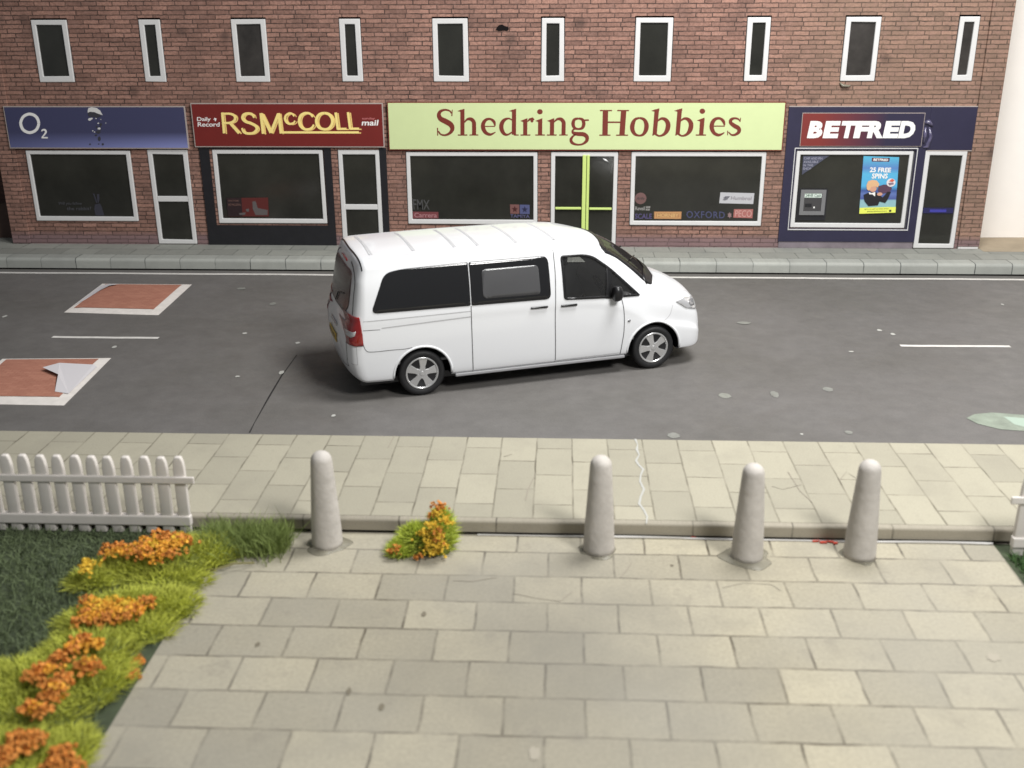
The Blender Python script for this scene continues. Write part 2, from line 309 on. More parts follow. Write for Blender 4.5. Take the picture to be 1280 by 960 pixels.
for i, (x, y, rx, ry) in enumerate(spots):
    p = P2(x, y); q = P2(x+rx, y); r_ = P2(x, y-ry)
    flat_poly(blob_pts(p[0], p[1], abs(q[0]-p[0]), abs(r_[1]-p[1])), .004+.0002*i, 'road_stain', m_chip if rx < 3.2 else m_spot)
flat_poly([P2(*p) for p in [(1208, 523), (1218, 518), (1240, 516), (1280, 519), (1310, 522), (1312, 535), (1280, 539), (1250, 537), (1222, 530)]], .0045, 'road_stain', m_green)
flat_poly([P2(*p) for p in [(1254, 521), (1290, 524), (1280, 534), (1268, 531)]], .0055, 'road_stain', M('mint_smear', (.33, .42, .35), .4))
def ribbon(name, pts, w, z, mat, jit=0.):
    mb = MB(); a = []; b = []; P = [np.array(p, float) for p in pts]; n = len(P)
    for i, p in enumerate(P):
        d = P[min(i+1, n-1)]-P[max(i-1, 0)]; d /= np.hypot(*d)+1e-9; nn = np.array([-d[1], d[0]])*w*(1+random.uniform(-jit, jit)); a.append((*(p+nn), z)); b.append((*(p-nn), z))
    mb.add(a+b, [(i, i+1, n+i+1, n+i) for i in range(n-1)]); return tag(mb.build(name, mat), kind='structure')
ribbon('road_crack', [P2(371, 444), (P2(358, 462)), P2(352, 470), P2(336, 497), P2(318, 529), P2(312, 541)], .008, .0042, m_dark, .5)
crk = [(794, 549), (797, 556), (796, 562), (799, 569), (795, 576), (798, 581), (804, 587), (801, 594), (800, 602), (805, 612), (801, 621), (799, 630), (805, 638), (809, 646), (808, 655)]
ribbon('pavement_crack', [P2(x, y, MZ) for x, y in crk], .011, MZ+.004, m_chip, .6)
for a in ([(493, 545), (485, 560)], [(668, 596), (660, 612), (657, 626)], [(630, 571), (640, 568)], [(1070, 598), (1058, 590), (1050, 600)], [(965, 608), (978, 612), (1002, 606)], [(1015, 628), (1000, 614), (985, 590)]):
    ribbon('pavement_crack', [P2(x, y, MZ) for x, y in a], .005, MZ+.004, M('scuff', (.28, .25, .20), .8), .3)
for a in ([(790, 703), (784, 712), (776, 722)], [(903, 735), (930, 729), (965, 731), (976, 739)], [(642, 742), (670, 748), (700, 752), (715, 740)], [(620, 722), (590, 727), (566, 726)], [(352, 668), (345, 680)]):
    ribbon('paving_crack', [P2(x, y) for x, y in a], .004, .004, bpy.data.materials['scuff'], .5)
for (x, y, rx, ry) in ((436, 864, 3, 4), (477, 884, 3.5, 4.5), (436, 868, 2, 2), (322, 806, 3, 3), (668, 942, 8, 8), (530, 768, 3, 3), (840, 707, 2, 1.5), (1242, 822, 9, 5)):
    p = P2(x, y); q = P2(x+rx, y); r_ = P2(x, y-ry); flat_poly(blob_pts(p[0], p[1], abs(q[0]-p[0]), abs(r_[1]-p[1]), 14, .25), .004+.0001*rx, 'paving_stain', M('paving_spot', (.16, .14, .10), .8) if rx < 5 else M('paving_blot', (.34, .31, .25), .8))
# paper lip of the kerb sheet lying along its foot
mb = MB(); x0, x1, n = -.75, 4.02, 90; a = []; 
for i in range(n+1):
    x = x0+(x1-x0)*i/n; w = .007*(1+.8*math.sin(x*3.3)*math.sin(x*1.3+1)) if x < 1.2 else .010*(1+.25*math.sin(x*5)); h = .012+.01*max(0, math.sin(x*2.2)); a += [(x, 8.853-.012, .002), (x, 8.853-.012-w, h*.6), (x, 8.853-.016, h+.008)]
mb.add(a, [(3*i+j, 3*i+3+j, 3*i+3+(j+1) % 3, 3*i+(j+1) % 3) for i in range(n) for j in range(3)]); tag(mb.build('paper_edge', m_paper), kind='structure')
mb = MB()
for (x, y, s) in ((1020, 677, .035), (1029, 679, .03), (1037, 678, .035), (1044, 680, .02), (867, 673, .02)):
    p = P2(x, y); mb.box((p[0]-s, p[1]-.012, .003), (p[0]+s, p[1]+.012, .016), Matrix.Translation((p[0], p[1], 0)) @ Matrix.Rotation(random.uniform(-.5, .5), 4, 'Z') @ Matrix.Translation((-p[0], -p[1], 0)))
tag(mb.build('paint_crumbs', M('red_crumb', (.55, .06, .03), .6)), kind='structure')
sheet('far_ground', 7.83, 22, 19.60, 23.9, PZ-.02, PZ+.004, M('buff_ground', (.34, .28, .20), .9, var=.2, vs=2))
# cream backdrop wall at the right, dark neighbour at the left
mb = MB(); n = 14
prof = [(7.82, 20.75), (9.0, 20.8), (10.6, 20.7), (11.8, 20.2), (12.6, 19.2), (13.0, 17.0)]
pp = [tuple(p) for p in catmull(prof, 4)]; k = len(pp)
mb.add([(x, y, PZ) for x, y in pp]+[(x, y, 9.) for x, y in pp]+[(x+.1, y+.25, PZ) for x, y in pp]+[(x+.1, y+.25, 9.) for x, y in pp], [(i, i+1, k+i+1, k+i) for i in range(k-1)]+[(2*k+i, 3*k+i, 3*k+i+1, 2*k+i+1) for i in range(k-1)])
tag(mb.build('backdrop_wall', M('cream_wall', (.90, .86, .81), .85, var=.03, vs=1.5), smooth=True), 'plain cream wall standing behind the right-hand end of the brick building', 'wall')
nb = empty('neighbour_building', (-12.6, 21, PZ), label='dark brown brick building end at the far left edge beside the long shop row', cat='building')
NB = lambda x, y, z: (x+12.6, y-21, z-PZ)
MB().box(NB(-16, 20.5, PZ), NB(-10.78, 23.5, 5.4)).build('wall', m_brick_dark, nb)
MB().box(NB(-16, 20.3, PZ+.0), NB(-10.8, 20.49, .9)).build('plinth', M('brown_plinth', (.07, .04, .032), .8, var=.2), nb)
# ================================================================== THE SHOP BUILDING
bld = empty('shop_building', (-1.4, FY, PZ), label='two-storey red brick building with four shopfronts and a row of ten upper windows', cat='building')
BX, BY, BZ = -1.4, FY, PZ
def bobj(mb, name, mat, bevel=0, parent=None, smooth=False, seg=2):
    mb.v = [(x-BX, y-BY, z-BZ) for x, y, z in mb.v]; return mb.build(name, mat, parent or bld, bevel, smooth, seg=seg)
upper = [(-9.60, -8.945), (-7.62, -7.235), (-5.935, -5.32), (-3.985, -3.61), (-2.315, -1.685), (-.375, .03), (1.285, 1.945), (3.24, 3.645), (4.945, 5.55), (6.895, 7.24)]
UZ0, UZ1 = 3.245, 4.325
shopw = [(-10.08, -8.09, .665, 2.0), (-6.52, -4.435, .64, 2.02), (-2.88, -.435, .64, 1.985), (1.295, 3.745, .635, 1.995), (4.295, 6.395, .605, 2.02)]
doors = [(-7.75, -6.995, PZ+.01, 2.02), (-4.155, -3.375, PZ+.01, 2.02), (-.185, 1.045, PZ+.01, 1.99), (6.60, 7.35, PZ+.01, 2.03)]
holes = [(a-.012, b+.012, UZ0-.008, UZ1+.03) for a, b in upper]+[(a-.008, b+.008, c-.008, d+.008) for a, b, c, d in shopw+doors]
wall = holed(MB(), -10.27, 7.41, PZ, 5.6, holes, FY, .12)
wall.box((-10.27, FY+.12, PZ), (-10.17, FY+3, 5.6)); wall.box((7.31, FY+.12, PZ), (7.41, FY+3, 5.6)); wall.box((-10.17, FY+2.9, PZ), (7.31, FY+3, 5.6)); wall.box((-10.17, FY+.12, 5.5), (7.31, FY+2.9, 5.598))
wo = bobj(wall, 'wall', m_brick)
# brick corner strips; the texture runs on through shared object space
cs = MB().box((-10.62, FY-.035, PZ+.004), (-10.274, FY+3.02, 5.62)); bobj(cs, 'corner_pilaster', m_brick, .006)['label'] = 'left brick corner strip'
cs = MB().box((7.414, FY-.045, PZ+.05), (7.80, FY+1.6, 5.62)); bobj(cs, 'corner_pilaster', m_brick, .006)['label'] = 'right brick corner strip'
cs = MB().box((7.425, FY-.035, PZ+.003), (7.79, FY+.5, PZ+.047)); bobj(cs, 'pilaster_foot', m_paper, .006)
bk = MB().box((-10.1, FY+.5, PZ), (7.3, FY+.52, 5.4)); bobj(bk, 'inner_card', m_dark)
# purple-grey foot band
m_pane2 = M('pale_pane', (.040, .036, .033), .22, spec=.5, var=.5, vs=2.2)  # lighter grey-brown pane for a few upper windows
def window(rect, fw, name='window', proud=.012, mat_f=m_white, rails=(), mull=(), dz=.05, rw=.11, door=False, lab=None, tilt=0., bottom=None, pm=None):
    x0, x1, z0, z1 = rect; fr = MB(); yf = FY-proud
    pts_o = [(x0+random.uniform(-.006, .006), z0+random.uniform(-.005, .005)), (x1+random.uniform(-.006, .006), z0+random.uniform(-.005, .005)), (x1+random.uniform(-.006, .006), z1), (x0+random.uniform(-.006, .006), z1)]
    b = bottom or fw
    pts_i = [(x0+fw, z0+b), (x1-fw, z0+b), (x1-fw, z1-fw), (x0+fw, z1-fw)]; pts_i = [(a+random.uniform(-.006, .006), c+random.uniform(-.006, .006)) for a, c in pts_i]
    vs = [(x, yf, z) for x, z in pts_o]+[(x, yf, z) for x, z in pts_i]+[(x, yf+dz, z) for x, z in pts_o]+[(x, yf+dz, z) for x, z in pts_i]
    fs = [(i, (i+1) % 4, 4+(i+1) % 4, 4+i) for i in range(4)]+[(8+i, 12+i, 12+(i+1) % 4, 8+(i+1) % 4) for i in range(4)]+[(i, 8+i, 8+(i+1) % 4, (i+1) % 4) for i in range(4)]+[(4+i, 4+(i+1) % 4, 12+(i+1) % 4, 12+i) for i in range(4)]
    fr.add(vs, fs)
    for rz in rails: fr.box((x0+fw-.004, yf+.006, rz-rw/2), (x1-fw+.004, yf+dz-.004, rz+rw/2))
    f = bobj(fr, name, mat_f, .012, seg=3)
    if lab: f['label'] = lab
    p = MB().box((x0+fw*.5, yf+dz-.016, z0+fw*.5), (x1-fw*.5, yf+dz-.006, z1-fw*.5)); bobj(p, 'pane', pm or m_pane, 0, f).matrix_parent_inverse = Matrix()
    return f
for i, (a, b) in enumerate(upper): window((a, b, UZ0, UZ1), .088 if b-a > .5 else .092, proud=.022, bottom=.10, pm=m_pane2 if i in (2, 8, 9) else None)
for i, r in enumerate(shopw): window(r, .075, 'shop_window', proud=.03 if i not in (1, 4) else .022, bottom=.085)
window(doors[0], .085, 'door', rails=(1.095,), rw=.105, lab='white door left of the blue fascia end, one mid rail', proud=.02)
window(doors[1], .085, 'door', rails=(.955,), rw=.10, lab='white door set in the black panel', proud=.02)
dd = window(doors[2], .075, 'door', lab='white framed double door with a lime green cross bar', proud=.03)
window(doors[3], .085, 'door', lab='white door at the right end, dark pane with a blue strip', proud=.03)
cr = MB().box((.395, FY-.045, PZ+.05), (.465, FY-.0, 1.94)); cr.box((.475, FY-.045, PZ+.05), (.525, FY-.0, 1.94)); o = bobj(cr, 'door_bar', m_limebar, .008, dd)
cr = MB(); cr.box((-.10, FY-.040, .93), (.385, FY-.0, .972)); cr.box((.535, FY-.040, .925), (.955, FY-.0, .965)); bobj(cr, 'door_bar', m_limebar, .008, dd)
st = MB().box((6.70, FY-.012, .885), (7.25, FY-.004, .985)); bobj(st, 'door_strip', M('dark_blue_strip', (.02, .02, .08), .4))
st = MB().box((6.82, FY-.016, .905), (7.12, FY-.013, .955)); bobj(st, 'door_strip', M('blue_strip', (.05, .05, .32), .4))
# shopfront panels (proud of the brick)
bp_ = holed(MB(), -6.76, -4.28, PZ+.002, 2.06, [(-6.575, -4.415, .60, 2.04)], FY-.026, .02); bobj(bp_, 'shopfront_panel', m_black, .003)['label'] = 'black shopfront panel'
b2 = MB().box((-3.372, FY-.026, PZ+.002), (-3.245, FY-.006, 2.06)); bobj(b2, 'shopfront_panel', m_black, .003)['label'] = 'black shopfront upright'
# navy panel: main part with window hole, right part above the door
np_ = holed(MB(), 4.085, 6.60, .345, 2.8, [(4.282, 6.425, .59, 2.035)], FY-.036, .03); np_.box((6.602, FY-.036, 2.04), (7.45, FY-.006, 2.8))
bobj(np_, 'shopfront_panel', m_navy, .004)['label'] = 'navy blue shopfront panel'
gx = MB().box((6.397, FY-.004, .59), (6.424, FY+.02, 2.035)); bobj(gx, 'window_gap', M('gap_grey', (.06, .06, .07), .8)); ed = MB(); ed.box((4.085, FY-.034, 2.801), (7.45, FY-.004, 2.815)); ed.box((7.452, FY-.036, 2.03), (7.466, FY-.004, 2.81)); ed.box((6.62, FY-.036, 2.022), (7.45, FY-.004, 2.037)); bobj(ed, 'panel_edge', m_cardedge)
er = MB()   # card rim round the navy shop window
for a, b in (((4.245, .565), (6.455, .582)), ((4.245, 2.062), (6.455, 2.078)), ((4.245, .583), (4.258, 2.061)), ((6.442, .583), (6.455, 2.061))): er.box((a[0], FY-.048, a[1]), (b[0], FY-.035, b[1]))
bobj(er, 'window_rim', m_white)
sk = MB().box((4.10, FY-.020, PZ+.003), (6.585, FY-.004, .343)); bobj(sk, 'stall_riser', M('grey_foot', (.20, .17, .19), .7, var=.3, vs=3))
# grime holes, vent brick, glue curl under the ninth upper window
vb = MB(); X, Z = fz(628, 35); vb.prism([(X-.12, Z-.035), (X-.06, Z-.05), (X+.02, Z-.045), (X+.09, Z-.05), (X+.115, Z-.02), (X+.10, Z+.02), (X+.04, Z+.035), (X+.0, Z+.06), (X-.06, Z+.05), (X-.10, Z+.01)], lambda p: (p[0], FY-.006, p[1]), lambda p: (p[0], FY-.001, p[1])); bobj(vb, 'soot_mark', M('soot', (.010, .008, .008), .95, spec=.1))
gc = MB(); X, Z = fz(1056, 106); gc.tube([(X-.10, FY-.02, Z+.04), (X-.05, FY-.05, Z-.01), (X+.06, FY-.04, Z-.02), (X+.1, FY-.02, Z)], [.01, .025, .02, .008], 6); bobj(gc, 'glue_and_glint_blob', m_glue, smooth=True)
gc = MB(); X, Z = fz(757, 200); gc.tube([(X-.05, FY-.012, Z+.03), (X, FY-.02, Z), (X+.05, FY-.012, Z-.03)], [.005, .02, .004], 6); bobj(gc, 'glue_and_glint_blob', M('painted_glint', (.8, .8, .8), .2), smooth=True)  # white blob stands in for the lamp glint on the door glass
# ------------------------------------------------------------------ shop signs
def sign(label, x0, x1, z0, z1, mat, edge, yf=FY-.07, w=.018):
    e = empty('shop_sign', ((x0+x1)/2, FY-.04, z0), label=label, cat='shop sign')
    cx, cy, cz = (x0+x1)/2, FY-.04, z0
    def ob(mb, name, m, bevel=0, lab=None):
        mb.v = [(x-cx, y-cy, z-cz) for x, y, z in mb.v]; o = mb.build(name, m, e, bevel)
        if lab: o['label'] = lab
        return o
    b = MB().box((x0, yf, z0), (x1, FY-.037, z1)); ob(b, 'board', mat)
    r = MB()
    for a in ((x0-w, z0-w, x1+w, z0-.0005), (x0-w, z1+.0005, x1+w, z1+w), (x0-w, z0, x0-.0005, z1), (x1+.0005, z0, x1+w, z1)): r.box((a[0], yf+.004, a[1]), (a[2], FY-.037, a[3]))
    ob(r, 'board_edge', edge); return ob
def grad_mat():
    m = bpy.data.materials.new('blue_print'); t, N, L, b = nt(m); tc = N.new('ShaderNodeTexCoord'); sp = N.new('ShaderNodeSeparateXYZ'); L.new(tc.outputs['Object'], sp.inputs[0])
    a = rng(N, L, sp.outputs[2], .28, 0., 0, .8); x = rng(N, L, sp.outputs[0], -1.6, 1.4, .35, 1.); mm = N.new('ShaderNodeMath'); mm.operation = 'MULTIPLY'; L.new(a, mm.inputs[0]); L.new(x, mm.inputs[1])
    c = mix(N, L, mm.outputs[0], (.050, .052, .115), (.27, .30, .62)); L.new(c, b.inputs['Base Color']); b.inputs['Roughness'].default_value = .45; return m
def red_navy():
    m = bpy.data.materials.new('red_to_navy_print'); t, N, L, b = nt(m); tc = N.new('ShaderNodeTexCoord'); sp = N.new('ShaderNodeSeparateXYZ'); L.new(tc.outputs['Object'], sp.inputs[0])
    c = mix(N, L, rng(N, L, sp.outputs[0], -.75, .45, 0, 1), (.19, .026, .022), (.024, .020, .05)); L.new(c, b.inputs['Base Color']); b.inputs['Roughness'].default_value = .45; return m
YS = FY-.0715
mpx = lambda s, ox, oy: (lambda u, v: fz(ox+u/s, oy+v/s, YS))
# blue sign
ob = sign('dark blue fascia with a white letter, small numeral and a torn patch', -10.33, -6.95, 2.065, 2.80, grad_mat(), m_cardedge)
mp = mpx(5.333, 0, 120); lt = MB()
ring = catmull([(198+60*math.cos(t), 182+62*math.sin(t)) for t in [k*math.pi/4 for k in range(8)]], 5, True)
stroke(lt, [(*p, 9.5) for p in ring]+[(*ring[0], 9.5)], mp, YS, sm=False); ob(lt, 'letter', m_print); lt = MB()
stroke(lt, [(277, 235, 4), (285, 226, 5), (300, 227, 6), (306, 240, 6), (296, 257, 5), (280, 276, 4)], mp, YS); stroke(lt, [(277, 278, 4.5), (318, 278, 4.5)], mp, YS)
ob(lt, 'numeral', m_print)
tp = MB(); poly(tp, [(585, 95), (590, 80), (612, 75), (645, 80), (668, 98), (684, 128), (655, 118), (630, 108), (600, 105), (585, 112)], mp, YS, .006); ob(tp, 'torn_paper', m_paper); tp = MB(); poly(tp, [(586, 160), (592, 148), (612, 145), (620, 150), (600, 166)], mp, YS); ob(tp, 'torn_paper', m_paper)
for (x, y, r) in ((655, 182, 5), (661, 217, 9), (630, 240, 4), (618, 232, 4), (705, 180, 3), (640, 150, 4), (672, 156, 3)): tp = MB(); disc(tp, x, y, r*1.1, r*.8, mp, YS); ob(tp, 'paper_fleck', m_paper)
tb = MB(); poly(tb, [(585, 112), (600, 106), (632, 109), (660, 120), (675, 135), (650, 145), (615, 140), (590, 135)], mp, YS-.0005); ob(tb, 'torn_hole', M('bare_grey', (.035, .035, .045), .8))
for (x, y, rx, ry) in ((655, 240, 16, 12), (662, 285, 10, 16), (640, 262, 9, 6), (672, 190, 9, 10), (600, 322, 6, 6), (685, 322, 8, 8), (658, 320, 6, 4), (645, 205, 7, 8), (668, 215, 5, 18)): tb = MB(); disc(tb, x, y, rx, ry, mp, YS-.0003, n=9); ob(tb, 'scratch', bpy.data.materials['bare_grey'])
# red sign
ob = sign('dark red fascia with yellow newsagent lettering above the black shopfront', -6.80, -3.28, 2.095, 2.855, m_red, m_cardedge)
mp = mpx(5.039, 236, 120); mp2 = lambda u, v: fz(236+(u+6)/5.039, 120+(v+3)/5.039, YS)
L_ = [[(212, 104, 8), (224, 235, 8)], ('R', [(212, 112, 6), (262, 112, 7), (290, 126, 8), (290, 152, 8), (262, 168, 7), (218, 170, 6)]), [(262, 172, 8), (318, 234, 9)],
      ('S', [(412, 138, 5), (402, 117, 8), (374, 110, 8), (348, 118, 9), (340, 140, 9), (358, 160, 9), (392, 172, 9), (422, 188, 9), (430, 210, 9), (408, 232, 8), (374, 236, 8), (348, 226, 8), (336, 202, 6)]),
      [(455, 108, 9), (470, 238, 9)], [(460, 112, 9), (518, 232, 9)], [(518, 232, 9), (565, 112, 9)], [(567, 108, 9), (582, 236, 9)],
      ('c', [(665, 128, 5), (652, 112, 6), (632, 110, 7), (612, 124, 7), (608, 146, 8), (620, 168, 7), (642, 176, 7), (662, 168, 6), (670, 156, 5)]),
      ('C', [(782, 132, 6), (765, 112, 7), (735, 108, 8), (708, 122, 9), (697, 152, 9), (704, 186, 9), (728, 208, 8), (758, 210, 8), (780, 196, 7), (788, 180, 6)]),
      ('O', [(855, 107, 8), (885, 116, 9), (904, 145, 9), (903, 178, 9), (882, 204, 8), (855, 210, 8), (822, 198, 9), (806, 170, 9), (808, 138, 9), (826, 114, 8), (855, 107, 8)]),
      [(926, 104, 8), (940, 210, 8)], [(936, 207, 7), (994, 207, 7)], [(1004, 102, 8), (1018, 210, 8)], [(1014, 206, 7), (1074, 206, 7)], [(585, 229, 7), (1072, 229, 7)]]
yg, yl, rd = MB(), MB(), MB()
for it in L_:
    sm = isinstance(it, tuple); pts = it[1] if sm else it
    pts = [(p[0], p[1], p[2]*1.2) for p in pts]; stroke(yg, [(p[0]+7.5, p[1]+1, p[2]*.42) for p in pts], mp2, YS, sm=sm); stroke(yl, [(p[0]-1, p[1], p[2]*.82) for p in pts], mp, YS-.003, sm=sm)
    if 0: stroke(rd, [(p[0]+4.2, p[1]+1.5, p[2]*.11) for p in pts], mp, YS-.006, sm=sm)
ob(yg, 'lettering_shadow', m_gold); ob(yl, 'lettering', m_yellow)
sw = MB(); text_fit(sw, 'Daily', (52, 133, 138, 165), mp, YS, .012, spacing=.95); ob(sw, 'small_lettering', m_print); sw = MB(); text_fit(sw, 'Record', (56, 165, 194, 193), mp, YS, .012, spacing=.95); stroke(sw, [(160, 140, 2), (168, 146, 5), (166, 158, 3)], mp, YS); stroke(sw, [(156, 148, 2), (174, 142, 2)], mp, YS)
ob(sw, 'small_lettering', m_print); sw = MB(); text_fit(sw, 'mail', (1088, 150, 1196, 186), mp, YS, .02, .15); ob(sw, 'small_lettering', m_print)
sw = MB(); text_fit(sw, 'sunday', (1092, 134, 1172, 152), mp, YS, .005); ob(sw, 'small_lettering', M('pink_print', (.60, .20, .20), .5))
# lime sign
ob = sign('long pale lime fascia with maroon serif lettering above the double door', -3.165, 4.0, 2.045, 2.875, m_lime, m_redletter)
mp = mpx(4.923, 500, 120); g = MB(); S = lambda *p, sm=True: stroke(g, list(p), mp, YS, sm=sm)
def serif(x0, x1, y, h=3.5): stroke(g, [(x0, y, h), (x1, y, h)], mp, YS, sm=False)
def stem(x0, x1, xa, xb, y0, y1): poly(g, [(x0, y0), (x1, y0), (xb, y1), (xa, y1)], mp, YS)
S((317, 108, 3.5), (306, 92, 5), (278, 85, 6), (250, 94, 9), (239, 115, 12), (250, 140, 15), (282, 157, 16.5), (312, 176, 16), (322, 202, 13), (308, 227, 9), (278, 241, 6), (250, 235, 5), (236, 215, 4)); S((322, 84, 2.5), (319, 124, 3.5), sm=False); S((231, 196, 3.5), (232, 244, 3), sm=False)
stem(371, 397, 372, 397, 84, 238); poly(g, [(353, 92), (397, 78), (397, 92), (371, 97)], mp, YS); serif(356, 414, 240); S((396, 162, 4), (415, 143, 7), (438, 143, 11), (454, 160, 12), (456, 185, 12.5), (456, 238, 12.5)); serif(428, 482, 240)
S((512, 187, 3), (585, 187, 3), sm=False); S((585, 184, 4), (578, 158, 9), (556, 142, 7), (530, 146, 9), (513, 168, 12), (512, 198, 13), (528, 226, 11), (554, 237, 8), (574, 230, 5), (588, 222, 2.5))
stem(689, 715, 688, 714, 84, 238); poly(g, [(670, 92), (715, 78), (715, 92), (689, 97)], mp, YS); serif(700, 730, 240); S((690, 148, 4), (668, 138, 5), (642, 148, 10), (626, 172, 13), (625, 203, 13), (640, 231, 10), (662, 238, 6), (690, 222, 4))
stem(758, 784, 758, 783, 146, 238); poly(g, [(741, 153), (784, 136), (784, 152), (758, 160)], mp, YS); serif(742, 802, 240); S((784, 158, 3), (797, 144, 7), (814, 142, 11), (822, 150, 9), sm=False); disc(g, 812, 154, 9, 9, mp, YS)
disc(g, 861, 97, 17, 16, mp, YS); stem(850, 876, 849, 875, 146, 238); poly(g, [(833, 153), (876, 136), (876, 152), (850, 160)], mp, YS); serif(832, 892, 240)
stem(923, 949, 922, 948, 146, 238); poly(g, [(905, 153), (949, 136), (949, 152), (923, 160)], mp, YS); serif(904, 964, 240); S((948, 160, 4), (968, 143, 7), (990, 143, 11), (1006, 160, 12), (1007, 185, 12.5), (1006, 238, 12.5)); serif(980, 1032, 240)
S((1098, 138, 6), (1122, 145, 9), (1131, 170, 11), (1122, 196, 9), (1098, 203, 6), (1074, 196, 9), (1065, 170, 11), (1074, 145, 9), (1098, 138, 6)); S((1120, 150, 5), (1162, 148, 5), sm=False)
S((1078, 200, 4), (1063, 212, 6), (1066, 226, 9), (1090, 233, 12), (1130, 236, 13), (1150, 252, 12), (1148, 276, 10), (1122, 296, 6), (1088, 299, 6), (1060, 288, 9), (1052, 268, 9), (1064, 248, 6), (1080, 238, 4))
mp = mpx(4.571, 720, 120)
stem(153, 184, 150, 181, 82, 226); stem(257, 288, 247, 278, 82, 226); serif(137, 206, 83); serif(236, 303, 83); serif(133, 197, 224); serif(229, 297, 224); serif(170, 262, 150, 4.5)
S((362, 125, 5.5), (388, 134, 9), (402, 160, 12.5), (400, 192, 12.5), (384, 219, 8), (361, 226, 5.5), (336, 217, 9), (322, 190, 12.5), (324, 160, 12.5), (338, 134, 8), (362, 125, 5.5))
for dx in (0, 131):
    stem(449+dx, 475+dx, 438+dx, 462+dx, 76, 214); poly(g, [(430+dx, 84), (476+dx, 70), (476+dx, 84), (449+dx, 90)], mp, YS)
    S((464+dx, 144, 4), (488+dx, 129, 7), (512+dx, 136, 11), (526+dx, 160, 13.5), (521+dx, 194, 13), (502+dx, 219, 8), (474+dx, 228, 5), (448+dx, 214, 7), (438+dx, 226, 3))
disc(g, 722, 87, 16, 15, mp, YS); stem(709, 735, 703, 727, 132, 222); poly(g, [(691, 139), (735, 123), (734, 138), (709, 146)], mp, YS); serif(684, 743, 223)
S((778, 172, 3), (850, 172, 3), sm=False); S((849, 168, 4), (842, 144, 9), (822, 128, 7), (796, 132, 9), (779, 154, 12), (776, 184, 12.5), (790, 212, 10), (814, 223, 8), (834, 217, 5), (848, 208, 2.5))
S((936, 142, 3), (926, 131, 5), (905, 127, 6), (886, 136, 9), (884, 153, 10), (905, 170, 12), (928, 184, 12), (931, 204, 10), (912, 220, 7), (889, 222, 5), (872, 206, 3)); S((941, 124, 2), (937, 148, 3), sm=False); S((867, 198, 3), (866, 224, 2.5), sm=False)
ob(g, 'lettering', m_redletter)
# red-to-navy sign on the navy panel
ob = sign('small red-to-navy board with bold slanted white capitals on the navy shopfront', 4.335, 6.49, 2.115, 2.69, red_navy(), m_cardedge, yf=FY-.06, w=.009)
mp = lambda u, v: fz(980+u/5.12, 120+v/5.12, FY-.0625)
_s = YS; g = MB()
# heavy slanted capitals, letter by letter
def cap(chs, x0, x1):
    v, f = text_mesh(chs, .062); 
    xs = [p[0] for p in v]; ys = [p[1] for p in v]; a0, a1, b0, b1 = min(xs), max(xs), min(ys), max(ys); y0, y1 = 160, 270; out = []
    _lift[0] = (_lift[0]+.0004) % .002
    for p in v:
        a = (p[0]-a0)/(a1-a0); b = (p[1]-b0)/(b1-b0); X, Z = mp(x0+a*(x1-x0-24)+24*b, y1+(y0-y1)*b); out.append((X, FY-.0625-_lift[0], Z))
    g.add(out, f)
for ch, a, b in (('B', 146, 262), ('E', 246, 366), ('T', 350, 466), ('F', 441, 556), ('R', 529, 656), ('E', 630, 750), ('D', 728, 852)): cap(ch, a, b)
ob(g, 'lettering', m_print)
gb = MB(); mp = lambda u, v: fz(980+u/5.12, 120+v/5.12, FY-.04)
for pts in ([(900, 170, 8), (925, 165, 18), (950, 190, 10)], [(905, 200, 8), (903, 250, 13), (893, 300, 7)], [(930, 200, 7), (940, 260, 12), (915, 325, 14), (890, 330, 5)]):
    P = [(*mp(p[0], p[1]), p[2]*.0026) for p in pts]; gb.tube([(p[0], FY-.040, p[1]) for p in P], [p[2] for p in P], 8)
bobj(gb, 'glue_and_glint_blob', M('clear_glue', (.10, .09, .16), .12, var=.5, vs=20, bump=.6, bs=20, coat=.6), smooth=True)
# ------------------------------------------------------------------ things stuck in the shop windows
PY = FY-.001
pz = lambda px, py: fz(px, py, PY)
def sticker(label, cat='window sticker', name='window_sticker'): return empty(name, (0, 0, 0), label=label, cat=cat)
def part(mb, name, mat, e, c): mb.v = [(x-c[0], y-c[1], z-c[2]) for x, y, z in mb.v]; return mb.build(name, mat, e)
def sticker_thing(label, quad, base, items, name='window_sticker', cat='window sticker', y=PY, shape=None):
    """quad px corners TL TR BR BL ; items: list of (name, mat, fn(mb, mp, y))"""
    ps = [fz(*q, y) for q in quad]; c = (sum(p[0] for p in ps)/4, y, min(p[1] for p in ps)); e = empty(name, c, label=label, cat=cat)
    if base:
        b = MB(); b.prism([tuple(p) for p in ps] if not shape else shape(ps), lambda p: (p[0], y, p[1]), lambda p: (p[0], y+.004, p[1])); part(b, 'backing', base, e, c)
    TL, TR, BR, BL = [np.array(p) for p in ps]
    mp = lambda u, v: tuple((TL*(1-u)+TR*u)*(1-v)+(BL*(1-u)+BR*u)*v)
    for i, (n, m, fn) in enumerate(items):
        b = MB(); fn(b, mp, y-.002-.0012*i); part(b, n, m, e, c)
    return e
c_dull = lambda n, c: M(n, c, .5)
T = lambda s, q, bold=0., shear=0., sp=1.: (lambda b, mp, y: text_fit(b, s, q, mp, y, bold, shear, sp))
sticker_thing('faded grey letter emblem low in the left corner of the left lime-fascia window', [(516, 249), (537, 250), (537, 262), (517, 262)], None, [('lettering', c_dull('dim_grey', (.07, .07, .07)), T('FMX', (0, 0, 1, 1), .01))])
